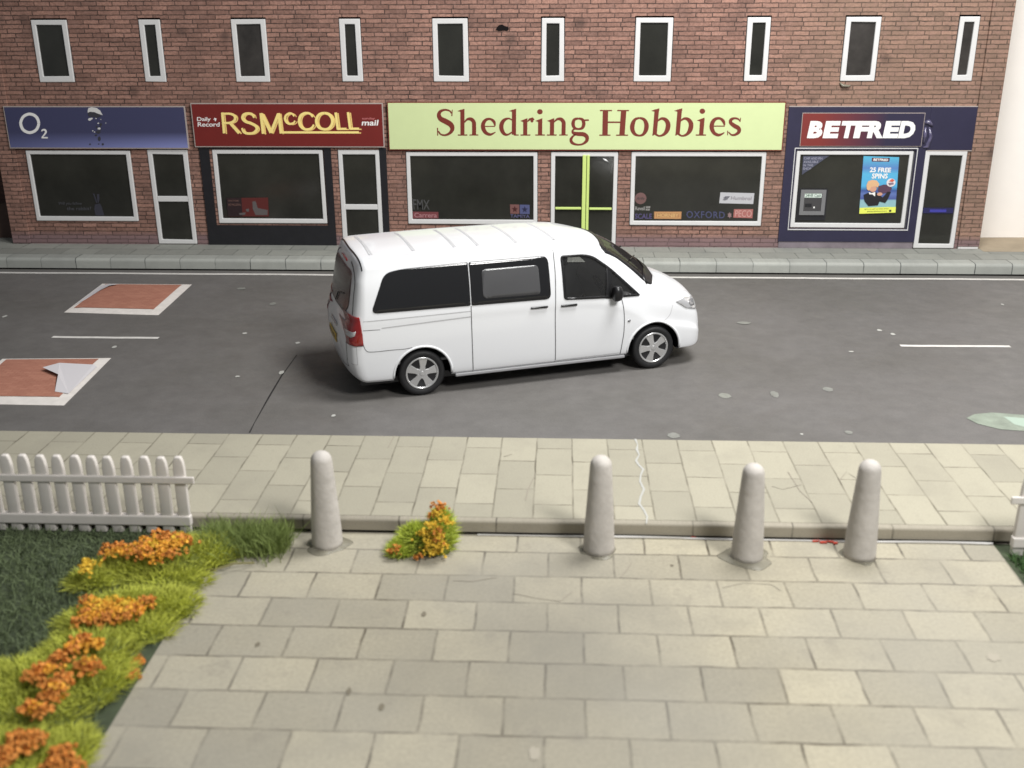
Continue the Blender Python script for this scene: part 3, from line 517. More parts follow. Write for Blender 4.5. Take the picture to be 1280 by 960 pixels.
sticker_thing('dull red oblong sticker with script lettering in the left lime-fascia window', [(516, 264.5), (548, 265), (548, 273), (516, 273)], c_dull('dull_red', (.17, .045, .05)), [('lettering', c_dull('dull_pink', (.40, .20, .21)), T('Carrera', (.06, .15, .94, .85), .01))])
sticker_thing('slanted pale grey two-letter mark beside the dull red sticker', [(548, 264.5), (572, 264.5), (572, 272.5), (548, 272.5)], None, [('lettering', c_dull('pale_grey', (.33, .33, .38)), T('RC', (0, 0, 1, 1), .04, 1.))])
def star(cx): return lambda b, mp, y: b.prism([(cx+(.17 if k % 2 == 0 else .07)*math.sin(k*math.pi/5), .36-(.27 if k % 2 == 0 else .11)*math.cos(k*math.pi/5)) for k in range(10)], lambda p: (mp(*p)[0], y, mp(*p)[1]), lambda p: (mp(*p)[0], y+.002, mp(*p)[1]))
def half(u0, u1, v1): return lambda b, mp, y: b.prism([(u0, 0), (u1, 0), (u1, v1), (u0, v1)], lambda p: (mp(*p)[0], y, mp(*p)[1]), lambda p: (mp(*p)[0], y+.002, mp(*p)[1]))
sticker_thing('two-star sticker, one star on red and one on blue, right corner of its window', [(637.5, 255.5), (662, 256), (662, 272.5), (638, 272)], None,
              [('red_field', c_dull('brick_field', (.17, .075, .07)), half(0, .47, .70)), ('blue_field', c_dull('slate_field', (.075, .085, .19)), half(.5, 1, .70)), ('star', c_dull('star_red', (.05, .008, .008)), star(.24)), ('star', c_dull('star_blue', (.015, .015, .05)), star(.75)), ('lettering', c_dull('slate_letter', (.10, .10, .20)), T('TAMIYA', (0, .74, 1, 1), .01))])
def circ(ps): 
    cx = sum(p[0] for p in ps)/4; cz = sum(p[1] for p in ps)/4; r = (ps[1][0]-ps[0][0])/2; return [(cx+r*math.cos(t), cz+r*math.sin(t)) for t in [k*math.pi/12 for k in range(24)]]
sticker_thing('round faded red badge at the left side of the right lime-fascia window', [(793.5, 241), (808, 241), (808, 255), (793.5, 255)], c_dull('round_rose', (.16, .085, .08)), [('lettering', c_dull('dark_script', (.04, .035, .035)), T('Airfix', (.12, .36, .9, .62), .01, .3))], shape=circ)
sticker_thing('small pale word with a flag mark under the round badge', [(794, 257.5), (813, 257.5), (812, 263.5), (794, 263.5)], None, [('lettering', c_dull('pale_word', (.28, .27, .26)), T('Revell', (0, .1, .66, .9), .02)), ('flag', c_dull('pale_flag', (.24, .23, .22)), lambda b, mp, y: [b.prism([(u, v), (u+.13, v), (u+.13, v+.38), (u, v+.38)], lambda p: (mp(*p)[0], y, mp(*p)[1]), lambda p: (mp(*p)[0], y+.002, mp(*p)[1])) for u in (.72, .87) for v in (.05, .55)])])
sticker_thing('dim purple lettering at the bottom left corner of the right lime-fascia window', [(794, 267), (815, 267), (815, 273.5), (793.5, 273.5)], None, [('lettering', c_dull('dim_purple', (.085, .07, .17)), T('SCALE', (0, 0, 1, 1), .02))])
sticker_thing('orange-brown nameplate sticker with a rounded border on the window bottom', [(817.5, 264.5), (852, 264.5), (851.5, 273.8), (817.5, 273.5)], c_dull('tan_plate', (.40, .20, .085)), [('border', c_dull('tan_border', (.55, .31, .13)), lambda b, mp, y: [b.prism(q, lambda p: (mp(*p)[0], y, mp(*p)[1]), lambda p: (mp(*p)[0], y+.002, mp(*p)[1])) for q in ([(.04, .1), (.96, .1), (.96, .2), (.04, .2)], [(.04, .82), (.96, .82), (.96, .92), (.04, .92)], [(.04, .21), (.07, .21), (.07, .81), (.04, .81)], [(.93, .21), (.96, .21), (.96, .81), (.93, .81)])]), ('lettering', c_dull('tan_letter', (.62, .40, .17)), T('HORNBY', (.12, .26, .9, .76), .02))])
sticker_thing('spaced dark blue capitals along the window bottom beside the nameplate sticker', [(858, 263.5), (906, 264.5), (906, 273), (858, 272.5)], None, [('lettering', c_dull('dim_blue', (.055, .06, .13)), T('OXFORD', (0, 0, 1, 1), .015, 0, 1.15))])
sticker_thing('tiny pinkish emblem between the blue capitals and the red square sticker', [(909, 265), (915, 265), (915, 273), (909, 273)], None, [('emblem', c_dull('dim_rose', (.25, .16, .16)), lambda b, mp, y: b.prism([(.5+(.5 if k % 2 else .3)*math.cos(k*math.pi/6), .5+(.5 if k % 2 else .3)*math.sin(k*math.pi/6)) for k in range(12)], lambda p: (mp(*p)[0], y, mp(*p)[1]), lambda p: (mp(*p)[0], y+.002, mp(*p)[1])))])
sticker_thing('faded red rectangular sticker with tall pink capitals, right bottom of its window', [(917.5, 261.5), (941.5, 261.5), (940.5, 272.8), (916.5, 272)], c_dull('faded_red', (.36, .13, .115)), [('lettering', c_dull('pink_caps', (.55, .32, .29)), T('PECO', (.08, .12, .94, .88), .0))])
sticker_thing('light grey oblong sticker with a dark swoosh, hanging above the red one', [(900.5, 240.5), (943, 241.5), (941.5, 255), (899, 254)], c_dull('light_grey_card', (.47, .47, .49)), [('lettering', c_dull('mid_grey_letter', (.22, .20, .22)), T('Humbrol', (.33, .32, .93, .66), .01)), ('swoosh', c_dull('dark_swoosh', (.07, .07, .09)), lambda b, mp, y: [b.prism(q, lambda p: (mp(*p)[0], y, mp(*p)[1]), lambda p: (mp(*p)[0], y+.002, mp(*p)[1])) for q in ([(.10, .5), (.16, .36), (.30, .34), (.26, .44)], [(.09, .66), (.13, .54), (.27, .47), (.22, .58)], [(.09, .72), (.20, .62), (.24, .62), (.16, .72)])])])
sticker_thing('faint two-line grey slogan low in the window under the blue fascia', [(73, 252.5), (114, 252.5), (114, 263), (73, 263)], None, [('lettering', c_dull('faint_grey', (.075, .075, .085)), T('Will you follow', (0, 0, .72, .42), .01)), ('lettering', c_dull('faint_grey', (.075, .075, .085)), T('the rabbit?', (.26, .55, 1, .98), .01))])
sticker_thing('dim long-eared animal outline at the window bottom under the blue fascia', [(116, 241), (134, 241), (134, 270), (116, 270)], c_dull('x', (0, 0, 0)) and None, [('outline', c_dull('dim_slate', (.04, .04, .055)), lambda b, mp, y: [b.prism(q, lambda p: (mp(*p)[0], y, mp(*p)[1]), lambda p: (mp(*p)[0], y+.002, mp(*p)[1])) for q in ([(.0, .02), (.12, .05), (.32, .42), (.24, .44)], [(.28, .06), (.45, .05), (.46, .28), (.38, .48), (.3, .3)], [(.15, .5), (.5, .46), (.62, .6), (.8, .98), (.2, .98), (.1, .7)])])])
sticker_thing('dark red picture poster behind the newsagent window glass, lower left corner', [(283, 247.5), (335, 247), (336, 270.5), (285, 270.5)], c_dull('deep_red', (.10, .016, .014)), [
    ('dark_area', c_dull('plum_black', (.022, .010, .012)), half(0, .36, .99)), ('figures', c_dull('poster_grey', (.11, .095, .095)), lambda b, mp, y: [b.prism(q, lambda p: (mp(*p)[0], y, mp(*p)[1]), lambda p: (mp(*p)[0], y+.002, mp(*p)[1])) for q in ([(.62, .2), (.7, .18), (.74, .55), (.98, .66), (.97, .93), (.68, .93), (.62, .6)], [(.28, .82), (.44, .78), (.42, .92), (.29, .92)], [(.45, .6), (.53, .58), (.52, .74), (.46, .74)])]),
    ('lettering', c_dull('poster_pink', (.22, .12, .10)), T('SCRATCHCARD', (.04, .10, .30, .19))), ('lettering', c_dull('poster_pink', (.22, .12, .10)), T('BE MILLION', (.04, .30, .33, .42)))], name='poster', cat='poster')
PB = FY+.003
sticker_thing('grey triangular corner notice in white capitals, top left of the navy shop window', [(1004, 195), (1037, 194.5), (1003.2, 218), (1002.4, 219)], c_dull('slate_notice', (.06, .065, .10)), [('lettering', c_dull('slate_white', (.32, .32, .40)), lambda b, mp, y: [text_fit(b, s, q, lambda u, v: fz(u, v, PB-.0025), y, .005) for s, q in (('CHIP AND PIN', (1005, 196.5, 1028, 199.5)), ('AVAILABLE', (1004.5, 200.8, 1023, 203.8)), ('IN THIS', (1004, 205, 1016.5, 208)), ('SHOP', (1003.5, 209.3, 1014, 212.3)))])], name='window_notice', cat='notice', y=PB-.0018)
# cash machine
cm_e = empty('cash_machine', (4.66, PB-.02, .83), label='grey cash machine with a lit-looking white header in the navy shop window', cat='cash machine')
cc = (4.66, PB-.02, .83); q = [fz(*p, PB) for p in ((1002.5, 237), (1033.5, 236.5), (1029.5, 268.5), (998.5, 268.5))]
x0, x1, z0, z1 = q[0][0]-.02, q[1][0]-.01, q[2][1], q[0][1]
b = MB().box((x0-.05, PB-.006, z0-.10), (x1+.03, PB-.001, z1+.02)); part(b, 'surround', m_black, cm_e, cc)
b = holed(MB(), x0, x1, z0, z1, [(x0+.07, x1-.07, z0+.07, z1-.06)], PB-.03, .026); part(b, 'casing', M('atm_grey', (.17, .17, .175), .5), cm_e, cc)
b = MB().box((x0+.07, PB-.012, z0+.07), (x1-.07, PB-.006, z1-.06)); part(b, 'face', M('atm_dark', (.05, .048, .05), .5), cm_e, cc)
b = MB().box((x0+.075, PB-.020, z1-.145), (x1-.075, PB-.013, z1-.065)); part(b, 'header', M('atm_header', (.62, .70, .64), .4), cm_e, cc)
b = MB(); text_fit(b, '24HR Cash', (x0+.09, z1-.075, x1-.09, z1-.135), lambda u, v: (u, v), PB-.0215, .01); part(b, 'lettering', M('header_letter', (.08, .14, .10), .5), cm_e, cc)
b = MB().box((x0+.10, PB-.018, z0+.15), (x0+.22, PB-.0125, z0+.21)); part(b, 'screen', m_black, cm_e, cc)
b = MB().box((x0+.255, PB-.018, z0+.125), (x0+.28, PB-.0125, z0+.155)); part(b, 'key', m_print, cm_e, cc)
# blue poster
def sky_print():
    m = bpy.data.materials.new('poster_blue'); t, N, L, b = nt(m); tc = N.new('ShaderNodeTexCoord'); sp = N.new('ShaderNodeSeparateXYZ'); L.new(tc.outputs['Object'], sp.inputs[0])
    r = N.new('ShaderNodeValToRGB'); L.new(rng(N, L, sp.outputs[2], 0, 1.02, 0, 1), r.inputs[0]); e = r.color_ramp.elements; e[0].position = 0; e[0].color = (.30, .26, .22, 1); e[1].position = 1; e[1].color = (.10, .42, .62, 1)
    for p, c in ((.10, (.28, .48, .50)), (.24, (.26, .45, .50)), (.27, (.07, .10, .30)), (.36, (.12, .18, .42)), (.42, (.05, .09, .28)), (.50, (.09, .40, .68)), (.72, (.10, .42, .66)), (.82, (.10, .22, .50))): x = e.new(p); x.color = (*c, 1)
    L.new(r.outputs[0], b.inputs['Base Color']); b.inputs['Roughness'].default_value = .35; return m
pq = [(1079.5, 195), (1124, 196.5), (1119, 265.5), (1073.8, 267)]
pp3 = lambda b, q, mp, y: b.prism(q, lambda p: (mp(*p)[0], y, mp(*p)[1]), lambda p: (mp(*p)[0], y+.001, mp(*p)[1]))
ell = lambda cx, cy, rx, ry, n=18: [(cx+rx*math.cos(2*math.pi*k/n), cy+ry*math.sin(2*math.pi*k/n)) for k in range(n)]
sticker_thing('tall blue poster of a fair-haired figure in a black jacket above a yellow strip', pq, sky_print(), [
    ('logo', red_navy(), lambda b, mp, y: pp3(b, [(.24, .025), (.74, .02), (.73, .085), (.24, .09)], mp, y)),
    ('lettering', m_print, T('BETFRED', (.28, .035, .70, .075), .03, .2)), ('lettering', m_print, T('25 FREE', (.20, .19, .80, .275), .03, .1)), ('lettering', m_print, T('SPINS', (.27, .295, .72, .385), .03, .1)),
    ('machine', c_dull('poster_machine', (.09, .045, .08)), lambda b, mp, y: pp3(b, [(.48, .52), (.62, .49), (.80, .50), (.86, .56), (.80, .63), (.55, .66), (.47, .60)], mp, y)),
    ('badge', c_dull('poster_badge', (.72, .66, .68)), lambda b, mp, y: pp3(b, ell(.82, .455, .125, .075), mp, y)),
    ('jacket', c_dull('poster_jacket', (.012, .011, .014)), lambda b, mp, y: pp3(b, [(.08, .67), (.22, .63), (.42, .62), (.52, .68), (.62, .72), (.74, .62), (.84, .62), (.76, .76), (.70, .82), (.54, .79), (.50, .86), (.24, .87), (.12, .78)], mp, y)),
    ('face', c_dull('poster_skin', (.60, .32, .22)), lambda b, mp, y: (pp3(b, ell(.33, .56, .10, .06), mp, y), pp3(b, ell(.53, .66, .075, .03), mp, y+.0006))),
    ('hair', c_dull('poster_hair', (.68, .42, .23)), lambda b, mp, y: pp3(b, [(.14, .50), (.18, .43), (.30, .405), (.42, .42), (.50, .48), (.46, .54), (.40, .52), (.28, .53), (.22, .60), (.16, .57)], mp, y)),
    ('collar', m_print, lambda b, mp, y: pp3(b, [(.22, .62), (.30, .64), (.40, .62), (.40, .70), (.32, .66), (.24, .66)], mp, y)),
    ('badge_mark', c_dull('badge_red', (.62, .10, .05)), lambda b, mp, y: pp3(b, [(.76, .43), (.84, .385), (.91, .41), (.86, .44)], mp, y)),
    ('badge_mark', c_dull('badge_grey', (.22, .16, .22)), lambda b, mp, y: pp3(b, [(.74, .46), (.88, .45), (.90, .48), (.78, .50)], mp, y)),
    ('strip', c_dull('poster_strip', (.75, .80, .12)), lambda b, mp, y: pp3(b, [(0, .895), (1, .895), (1, 1), (0, 1)], mp, y)),
    ('small_print', c_dull('poster_ink', (.05, .05, .02)), lambda b, mp, y: (text_fit(b, 'BET £10 GET 25 FREE SPINS', (.14, .915, .80, .935), mp, y), text_fit(b, 'BeGambleAware.org', (.22, .955, .76, .98), mp, y, .02), pp3(b, ell(.85, .965, .035, .022, 10), mp, y)))], name='poster', cat='poster', y=PB-.002)
# ================================================================== SPEED CUSHIONS
def cushion(label, px4, z, curl):
    P = [Vector((*P2(*p), 0)) for p in px4]; c = sum(P, Vector())/4; e = empty('speed_cushion', (c.x, c.y, 0), label=label, cat='speed cushion', group='brick speed cushions on the road'); Q = [p-c for p in P]
    def bil(u, v): return (Q[0]*(1-u)+Q[1]*u)*(1-v)+(Q[3]*(1-u)+Q[2]*u)*v
    def hump(u, v, h): w = lambda t: min(1, min(t, 1-t)/.16); p = bil(u, v); return (p.x, p.y, .006+h*min(w(u), w(v)))
    n = 14; g = MB(); base = MB()
    for mb_, h, off, (ul, uh, vl, vh) in ((base, .020, 0, (0, 1, 0, 1)), (g, .020, .006, (.05, .90, .03, .87))):
        vs = [(lambda q: (q[0], q[1], q[2]+off))(hump(ul+(uh-ul)*i/n, vl+(vh-vl)*j/n, h)) for j in range(n+1) for i in range(n+1)]
        mb_.add(vs, [(j*(n+1)+i, j*(n+1)+i+1, (j+1)*(n+1)+i+1, (j+1)*(n+1)+i) for j in range(n) for i in range(n)])
    sk = MB(); ringp = [hump(*uv, 0) for uv in ((0, 0), (1, 0), (1, 1), (0, 1))]; sk.add(ringp+[(x, y, .0015) for x, y, z_ in ringp], [(i, (i+1) % 4, 4+(i+1) % 4, 4+i) for i in range(4)]); 
    base.v += [];  base.add(sk.v, sk.f)
    base.build('white_border', m_white_card2, e, recalc=False, smooth=True); g.build('brick_top', m_cushion, e, recalc=False, smooth=True)
    cu = MB(); cu.add([(lambda q: (q[0], q[1], q[2]+.010+dz))(hump(u, v, .020)) for u, v, dz in curl], [tuple(range(len(curl)))]); cu.build('peeled_corner', M('peel_white', (.60, .58, .60), .5), e)
m_white_card2 = M('cushion_border', (.70, .66, .62), .7, var=.12, vs=6)
cushion('red-brick speed cushion nearer the shops, whole outline in view', [(128, 355), (240, 356), (198, 394), (80, 391)], 0, [(.02, .10, 0), (.10, .06, .01), (.22, .10, .02), (.15, .16, .02), (.10, .30, .01), (.06, .60, 0), (.02, .80, 0)])
cushion('red-brick speed cushion cut by the left edge of the picture, peeled white corner', [(3, 449), (139, 448), (80, 507), (-60, 505)], 0, [(.96, .22, 0), (.92, .20, .01), (.62, .22, .04), (.52, .34, .05), (.72, .48, .04), (.82, .78, .0), (.95, .80, 0)])
# ================================================================== BOLLARDS
def bollard(x, y, h, r0, r1, label, lean=0., first=None, wet=1.):
    e = empty('bollard', (x, y, 0), label=label, cat='bollard', group='concrete bollards along the kerb')
    if first:
        for ch in first.children: c = ch.copy(); COL.objects.link(c); c.parent = e; c.scale = (1, 1, h/.95) if ch.name.startswith('post') else (wet, wet, 1)
        e.rotation_euler = (0, lean, x*1.7); return e
    prof = [(r0*1.02, -.004), (r0, .05), (r0*.985, .12)]+[(r0+(r1-r0)*t, h*(.12+.78*t)) for t in (.2, .4, .6, .8, 1)]+[(r1*math.cos(a), h*.9+h*.1*math.sin(a)) for a in (.35, .7, 1.0, 1.3, 1.5)]
    MB().lathe(prof, 40).build('post', m_plaster, e, smooth=True)
    g = MB(); rr = [(r0*1.40, .001), (r0*1.36, .004), (r0*1.15, .008), (r0*1.05, .016)]; g.lathe(rr, 40)
    g.v = [(vx*(1+.13*math.sin(3*math.atan2(vy, vx)+1)+.08*math.sin(7*math.atan2(vy, vx))), vy*(1+.13*math.sin(3*math.atan2(vy, vx)+1)), vz) for vx, vy, vz in g.v]
    g.build('glue_ring', m_glue, e, smooth=True); return e
b1 = bollard(-2.13, 8.62, .95, .142, .097, 'leftmost bollard, between the grass tuft and the small flower plant')
bollard(.385, 8.61, .95, .142, .097, 'second bollard from the left, just left of the white pavement crack', first=b1, wet=.85)
bollard(1.72, 8.53, .93, .142, .097, 'third bollard from the left, standing in the widest ring of grey glue', first=b1, wet=1.12)
bollard(2.745, 8.60, .95, .142, .097, 'rightmost bollard, beside the red paint crumbs', first=b1, wet=.8)
# ================================================================== FENCES
def fence(label, x0, n, y, step=.1635, sgn=-1, z0=0.0):
    e = empty('picket_fence', (x0, y, z0), label=label, cat='fence'); H = .79
    def picket():
        w, d = .055, .026; pts = [(-w, 0), (w, 0), (w, H-.12), (w*.86, H-.05), (w*.55, H), (-w*.55, H), (-w*.86, H-.05), (-w, H-.12)]
        m = MB(); m.prism(pts, lambda p: (p[0], -d, p[1]), lambda p: (p[0], d, p[1])); return m
    first = None
    for i in range(n):
        if first is None: first = picket().build('picket', m_plastic, e, .014, True, seg=3); o = first
        else: o = first.copy(); COL.objects.link(o); o.parent = e
        o.location = (sgn*(.045+i*step), 0, 0); o.rotation_euler = (random.uniform(-.015, .015), random.uniform(-.012, .012), 0)
    Lr = .045+(n-1)*step+.1
    a, b = sorted((-sgn*.10, sgn*Lr)); MB().box((a, -.042, .525), (b, -.015, .60)).build('rail', m_plastic, e, .014, seg=3)
    a, b = sorted((-sgn*.02, sgn*Lr)); MB().box((a, -.040, .085), (b, .030, .19)).build('rail', m_plastic, e, .014, seg=3)
    return e
fence('white picket fence run at the left, behind the lawn and flowers', -3.475, 17, 8.80)
fence('short end of a white picket fence at the right edge of the picture', 4.12, 9, 8.66, sgn=1)
# ================================================================== VEGETATION
def blades(mb, pts, h, w, lean, up=1.0):
    for (x, y, z, nx, ny, nz) in pts:
        L = h*random.uniform(.5, 1.15); d = Vector((nx+random.gauss(0, lean), ny+random.gauss(0, lean), nz*up+.02)).normalized(); t = Vector((random.gauss(0, 1), random.gauss(0, 1), random.gauss(0, .3))).cross(d).normalized()*w
        p = Vector((x, y, z)); m = p+d*L*.55; droop = Vector((d.x, d.y, -.3))*L*.18; q = p+d*L+droop
        mb.add([p-t, p+t, m+t*.7, m-t*.7, q], [(0, 1, 2, 3), (3, 2, 4)])
def inpoly(x, y, P):
    c = False
    for i in range(len(P)):
        (x1, y1), (x2, y2) = P[i], P[i-1]
        if (y1 > y) != (y2 > y) and x < (x2-x1)*(y-y1)/(y2-y1)+x1: c = not c
    return c
lawnP = [(-7.4, 8.75), (-3.2, 8.75), (-3.15, 8.3), (-3.35, 7.5), (-3.3, 6.8), (-3.22, 5.9), (-3.15, 4.2), (-7.4, 4.2)]
MB().add([(x, y, -.004) for x, y in [(-9, 8.86), (-3.12, 8.86), (-3.12, 2), (-9, 2)]], [(0, 1, 2, 3)]).build('lawn_ground', m_soil)['kind'] = 'structure'
gm = MB(); pts = []
while len(pts) < 20000:
    x, y = random.uniform(-6.2, -3.1), random.uniform(4.6, 8.74)
    if inpoly(x, y, lawnP): pts.append((x, y, -.004, 0, 0, 1))
blades(gm, pts, .13, .004, .95); tag(gm.build('grass', m_grass, recalc=False), kind='stuff')
gm = MB(); pts = [(random.uniform(4.08, 5.2), random.uniform(6.8, 8.6), -.004, 0, 0, 1) for _ in range(5000)]
MB().add([(4.035, 2, -.004), (9, 2, -.004), (9, 8.86, -.004), (4.035, 8.86, -.004)], [(0, 1, 2, 3)]).build('verge_ground', m_soil)['kind'] = 'structure'
blades(gm, pts, .12, .008, .5); tag(gm.build('grass', M('verge_green', (.07, .14, .045), .7, var=.5, vs=6), recalc=False), kind='stuff')
def mound_pts(lobes, n):
    out = []
    for _ in range(n):
        cx, cy, rx, ry, h = random.choice(lobes); a = random.uniform(0, 2*math.pi); t = math.sqrt(random.random()); u, v = t*math.cos(a), t*math.sin(a)
        z = h*math.sqrt(max(0, 1-t*t)); out.append((cx+rx*u, cy+ry*v, z*.85, u*.9, v*.9, .35+(1-t)))
    return out
def crumb(mb, c, r):
    r *= .8; n = random.randint(4, 6); 
    for k in range(n):
        d = Vector((random.gauss(0, 1), random.gauss(0, 1), random.gauss(0, 1)+.4)).normalized(); t = d.orthogonal().normalized(); s = d.cross(t); a = random.uniform(0, 3); t, s = t*math.cos(a)+s*math.sin(a), s*math.cos(a)-t*math.sin(a)
        p = Vector(c)+d*r*.5; q = r*random.uniform(.6, 1.1); mb.add([p-t*q, p-s*q*.8+d*q*.3, p+t*q, p+s*q*.8+d*q*.2], [(0, 1, 2, 3)])
def clump(name, label, c, lobes, nb, flowers, group=None, leafm=None, h=.10, w=.004, cat='flower clump', fr=.022):
    e = empty(name, (c[0], c[1], 0), label=label, cat=cat, group=group)
    lo = [(a-c[0], b-c[1], rx, ry, hh) for a, b, rx, ry, hh in lobes]; m = MB(); blades(m, mound_pts(lo, nb), h, w, .45); m.cur = 1
    for a, b, rx, ry, hh in lo:
        pr = [(math.cos(t), math.sin(t)) for t in [i*math.pi/2/6 for i in range(7)]]; k = MB().lathe([(max(r, .02), z) for r, z in pr], 20)
        m.add([(x*rx*.92*(1+.1*math.sin(5*x+3*y))+a, y*ry*.92+b, z*hh*.8*(1+.15*math.sin(9*x)*math.cos(8*y))) for x, y, z in k.v], k.f)
    m.build('foliage', [leafm or m_leaf, m_soil2], e, recalc=False)
    for kind, mt, blobs in flowers:
        f = MB()
        for (a, b, z, rr, n) in blobs:
            for _ in range(int(n*1.5)):
                u, v = random.gauss(0, .62), random.gauss(0, .62); crumb(f, (a-c[0]+u*rr, b-c[1]+v*rr*.8, z+random.uniform(-.015, .04)-rr*.15*(u*u+v*v)), fr*random.uniform(.6, 1.2))
        f.build('blossom', mt, e, recalc=False)['label'] = kind
    return e
m_amber = M('amber_blossom', (.74, .38, .04), .8, var=.3, vs=14)
m_soil2 = M('clump_core', (.13, .15, .02), .95, var=.3, vs=9)
G = 'flower clumps along the lawn edge'
def at(px, py, z): p = bp(px, py, 2, z); return (p.x, p.y, z)
def fl(L, rr, n, z): return [(*at(px, py, z), rr*1.3, int(n*1.25)) for px, py in L]
clump('flower_clump', 'yellow-green clump with a broad orange and yellow blossom bank, nearest the picket fence', (-3.5, 8.2),
      [(-3.42, 8.22, .42, .34, .20), (-3.78, 8.05, .34, .26, .13), (-3.15, 8.35, .25, .25, .16), (-4.02, 7.86, .2, .18, .09), (-3.45, 7.9, .45, .2, .09)], 7000,
      [('orange blossom', m_orange, fl([(140, 686), (152, 684), (165, 690), (178, 690), (195, 684), (205, 676), (200, 668), (215, 672), (208, 692), (182, 680), (228, 676)], .07, 22, .24)), ('amber blossom', m_amber, fl([(146, 690), (172, 686), (186, 676), (205, 684), (220, 680), (196, 694)], .07, 20, .25)), ('yellow blossom', m_yblossom, fl([(190, 682), (218, 678), (226, 672), (110, 704), (108, 712)], .045, 18, .24))], G, fr=.024)
clump('flower_clump', 'clump with a ragged yellow-orange blossom row, second from the fence', (-3.55, 7.35),
      [(-3.5, 7.42, .42, .2, .15), (-3.25, 7.48, .28, .22, .12), (-3.7, 7.2, .35, .2, .10), (-3.4, 7.15, .35, .22, .08)], 5500,
      [('yellow blossom', m_yblossom, fl([(125, 757), (140, 752), (150, 760), (158, 757), (120, 766)], .06, 22, .18)), ('amber blossom', m_amber, fl([(118, 754), (132, 764), (150, 768), (170, 758), (112, 772), (142, 758)], .07, 22, .19)), ('orange blossom', m_orange, fl([(110, 752), (112, 766), (135, 768), (105, 776), (165, 762), (180, 752), (150, 772), (128, 776)], .06, 22, .18))], G)
clump('flower_clump', 'clump with loose deep orange blossoms climbing in a slanted line, third from the fence', (-3.65, 6.6),
      [(-3.62, 6.75, .38, .36, .16), (-3.95, 6.4, .36, .3, .12), (-3.45, 6.45, .3, .35, .10), (-3.8, 6.05, .5, .35, .08), (-4.2, 6.15, .35, .3, .07)], 8000,
      [('deep orange blossom', m_orange, fl([(100, 800), (88, 812), (75, 822), (105, 805), (112, 834), (108, 830), (50, 840), (44, 846), (58, 836), (72, 866), (66, 858), (38, 882), (50, 888), (80, 848), (60, 872)], .05, 22, .2)), ('amber blossom', m_amber, fl([(92, 808), (110, 830), (62, 838), (70, 862), (46, 886), (118, 806)], .05, 14, .21))], G, fr=.027)
clump('flower_clump', 'clump with orange blossoms cut by the bottom left corner of the picture', (-3.6, 5.5),
      [(-3.6, 5.6, .4, .28, .12), (-3.3, 5.55, .2, .4, .07), (-4.0, 5.6, .4, .3, .12), (-3.6, 5.2, .5, .35, .12)], 7000,
      [('orange blossom', m_orange, fl([(18, 925), (32, 920), (8, 940), (25, 935), (75, 938), (85, 948), (65, 955), (92, 960), (5, 952), (45, 926)], .045, 26, .17))], G, fr=.026)
clump('flower_plant', 'small bright flower plant with yellow and orange heads, alone by the kerb', (-1.22, 8.52),
      [(-1.28, 8.55, .17, .14, .27), (-1.42, 8.47, .10, .10, .12), (-1.10, 8.56, .15, .13, .30), (-1.06, 8.62, .12, .10, .43)], 4200,
      [('yellow blossom', m_yblossom, [(p.x, p.y, p.z, .06, 26) for p in [bp(x, y, 1, 8.50 if y < 650 else 8.40) for x, y in ((548, 640), (540, 658), (548, 670), (553, 682), (530, 668), (556, 652), (536, 688), (545, 690), (540, 678))]]), ('orange blossom', m_orange, [(p.x, p.y, p.z, .035, 11) for p in [bp(x, y, 1, 8.50 if y < 650 else 8.36) for x, y in ((545, 632), (552, 634), (540, 644), (548, 664), (496, 686), (490, 690), (524, 696), (548, 676))]])], leafm=M('bright_foliage', (.46, .54, .07), .8, var=.35, vs=9), h=.085, fr=.018, cat='flower plant')
# grass tuft by the leftmost bollard
tf = empty('grass_tuft', (-2.85, 8.5, 0), label='shaggy green grass tuft between the flower bank and the leftmost bollard', cat='grass tuft')
m = MB(); pts = []
for _ in range(4200):
    u = random.random(); x = -3.25+.74*u+random.gauss(0, .03); y = 8.62+random.gauss(0, .10)-.05*u-.25*(1-u)*random.random(); pts.append((x+2.85, y-8.5, 0, random.uniform(-.3, .3), -.15, 1.1))
blades(m, pts, .27, .004, .42); m.build('foliage', m_tuft, tf, recalc=False)
mm_ = MB()
for _ in range(2): 
    pts = [(-3.15, 8.05, .03), (-3.0, 8.02, .06), (-2.85, 8.12, .07), (-2.7, 8.2, .03)]; mm_.tube([(x+2.85, y-8.5, z+.01*_) for x, y, z in pts], .005, 5)
mm_.build('stray_fibre', M('pale_fibre', (.22, .20, .08), .7), tf)
for px, py, lb in ((172, 826, 'upper of two fallen orange petal bits on the paving beside the lawn edge'), (166, 843, 'lower of two fallen orange petal bits on the paving beside the lawn edge')): fp = MB(); p = bp(px, py, 2, .02); [crumb(fp, (p.x+random.gauss(0, .025), p.y+random.gauss(0, .025), .025), .03) for _ in range(22)]; tag(fp.build('fallen_petals', m_orange, recalc=False), lb, 'petals', 'fallen petals by the lawn')
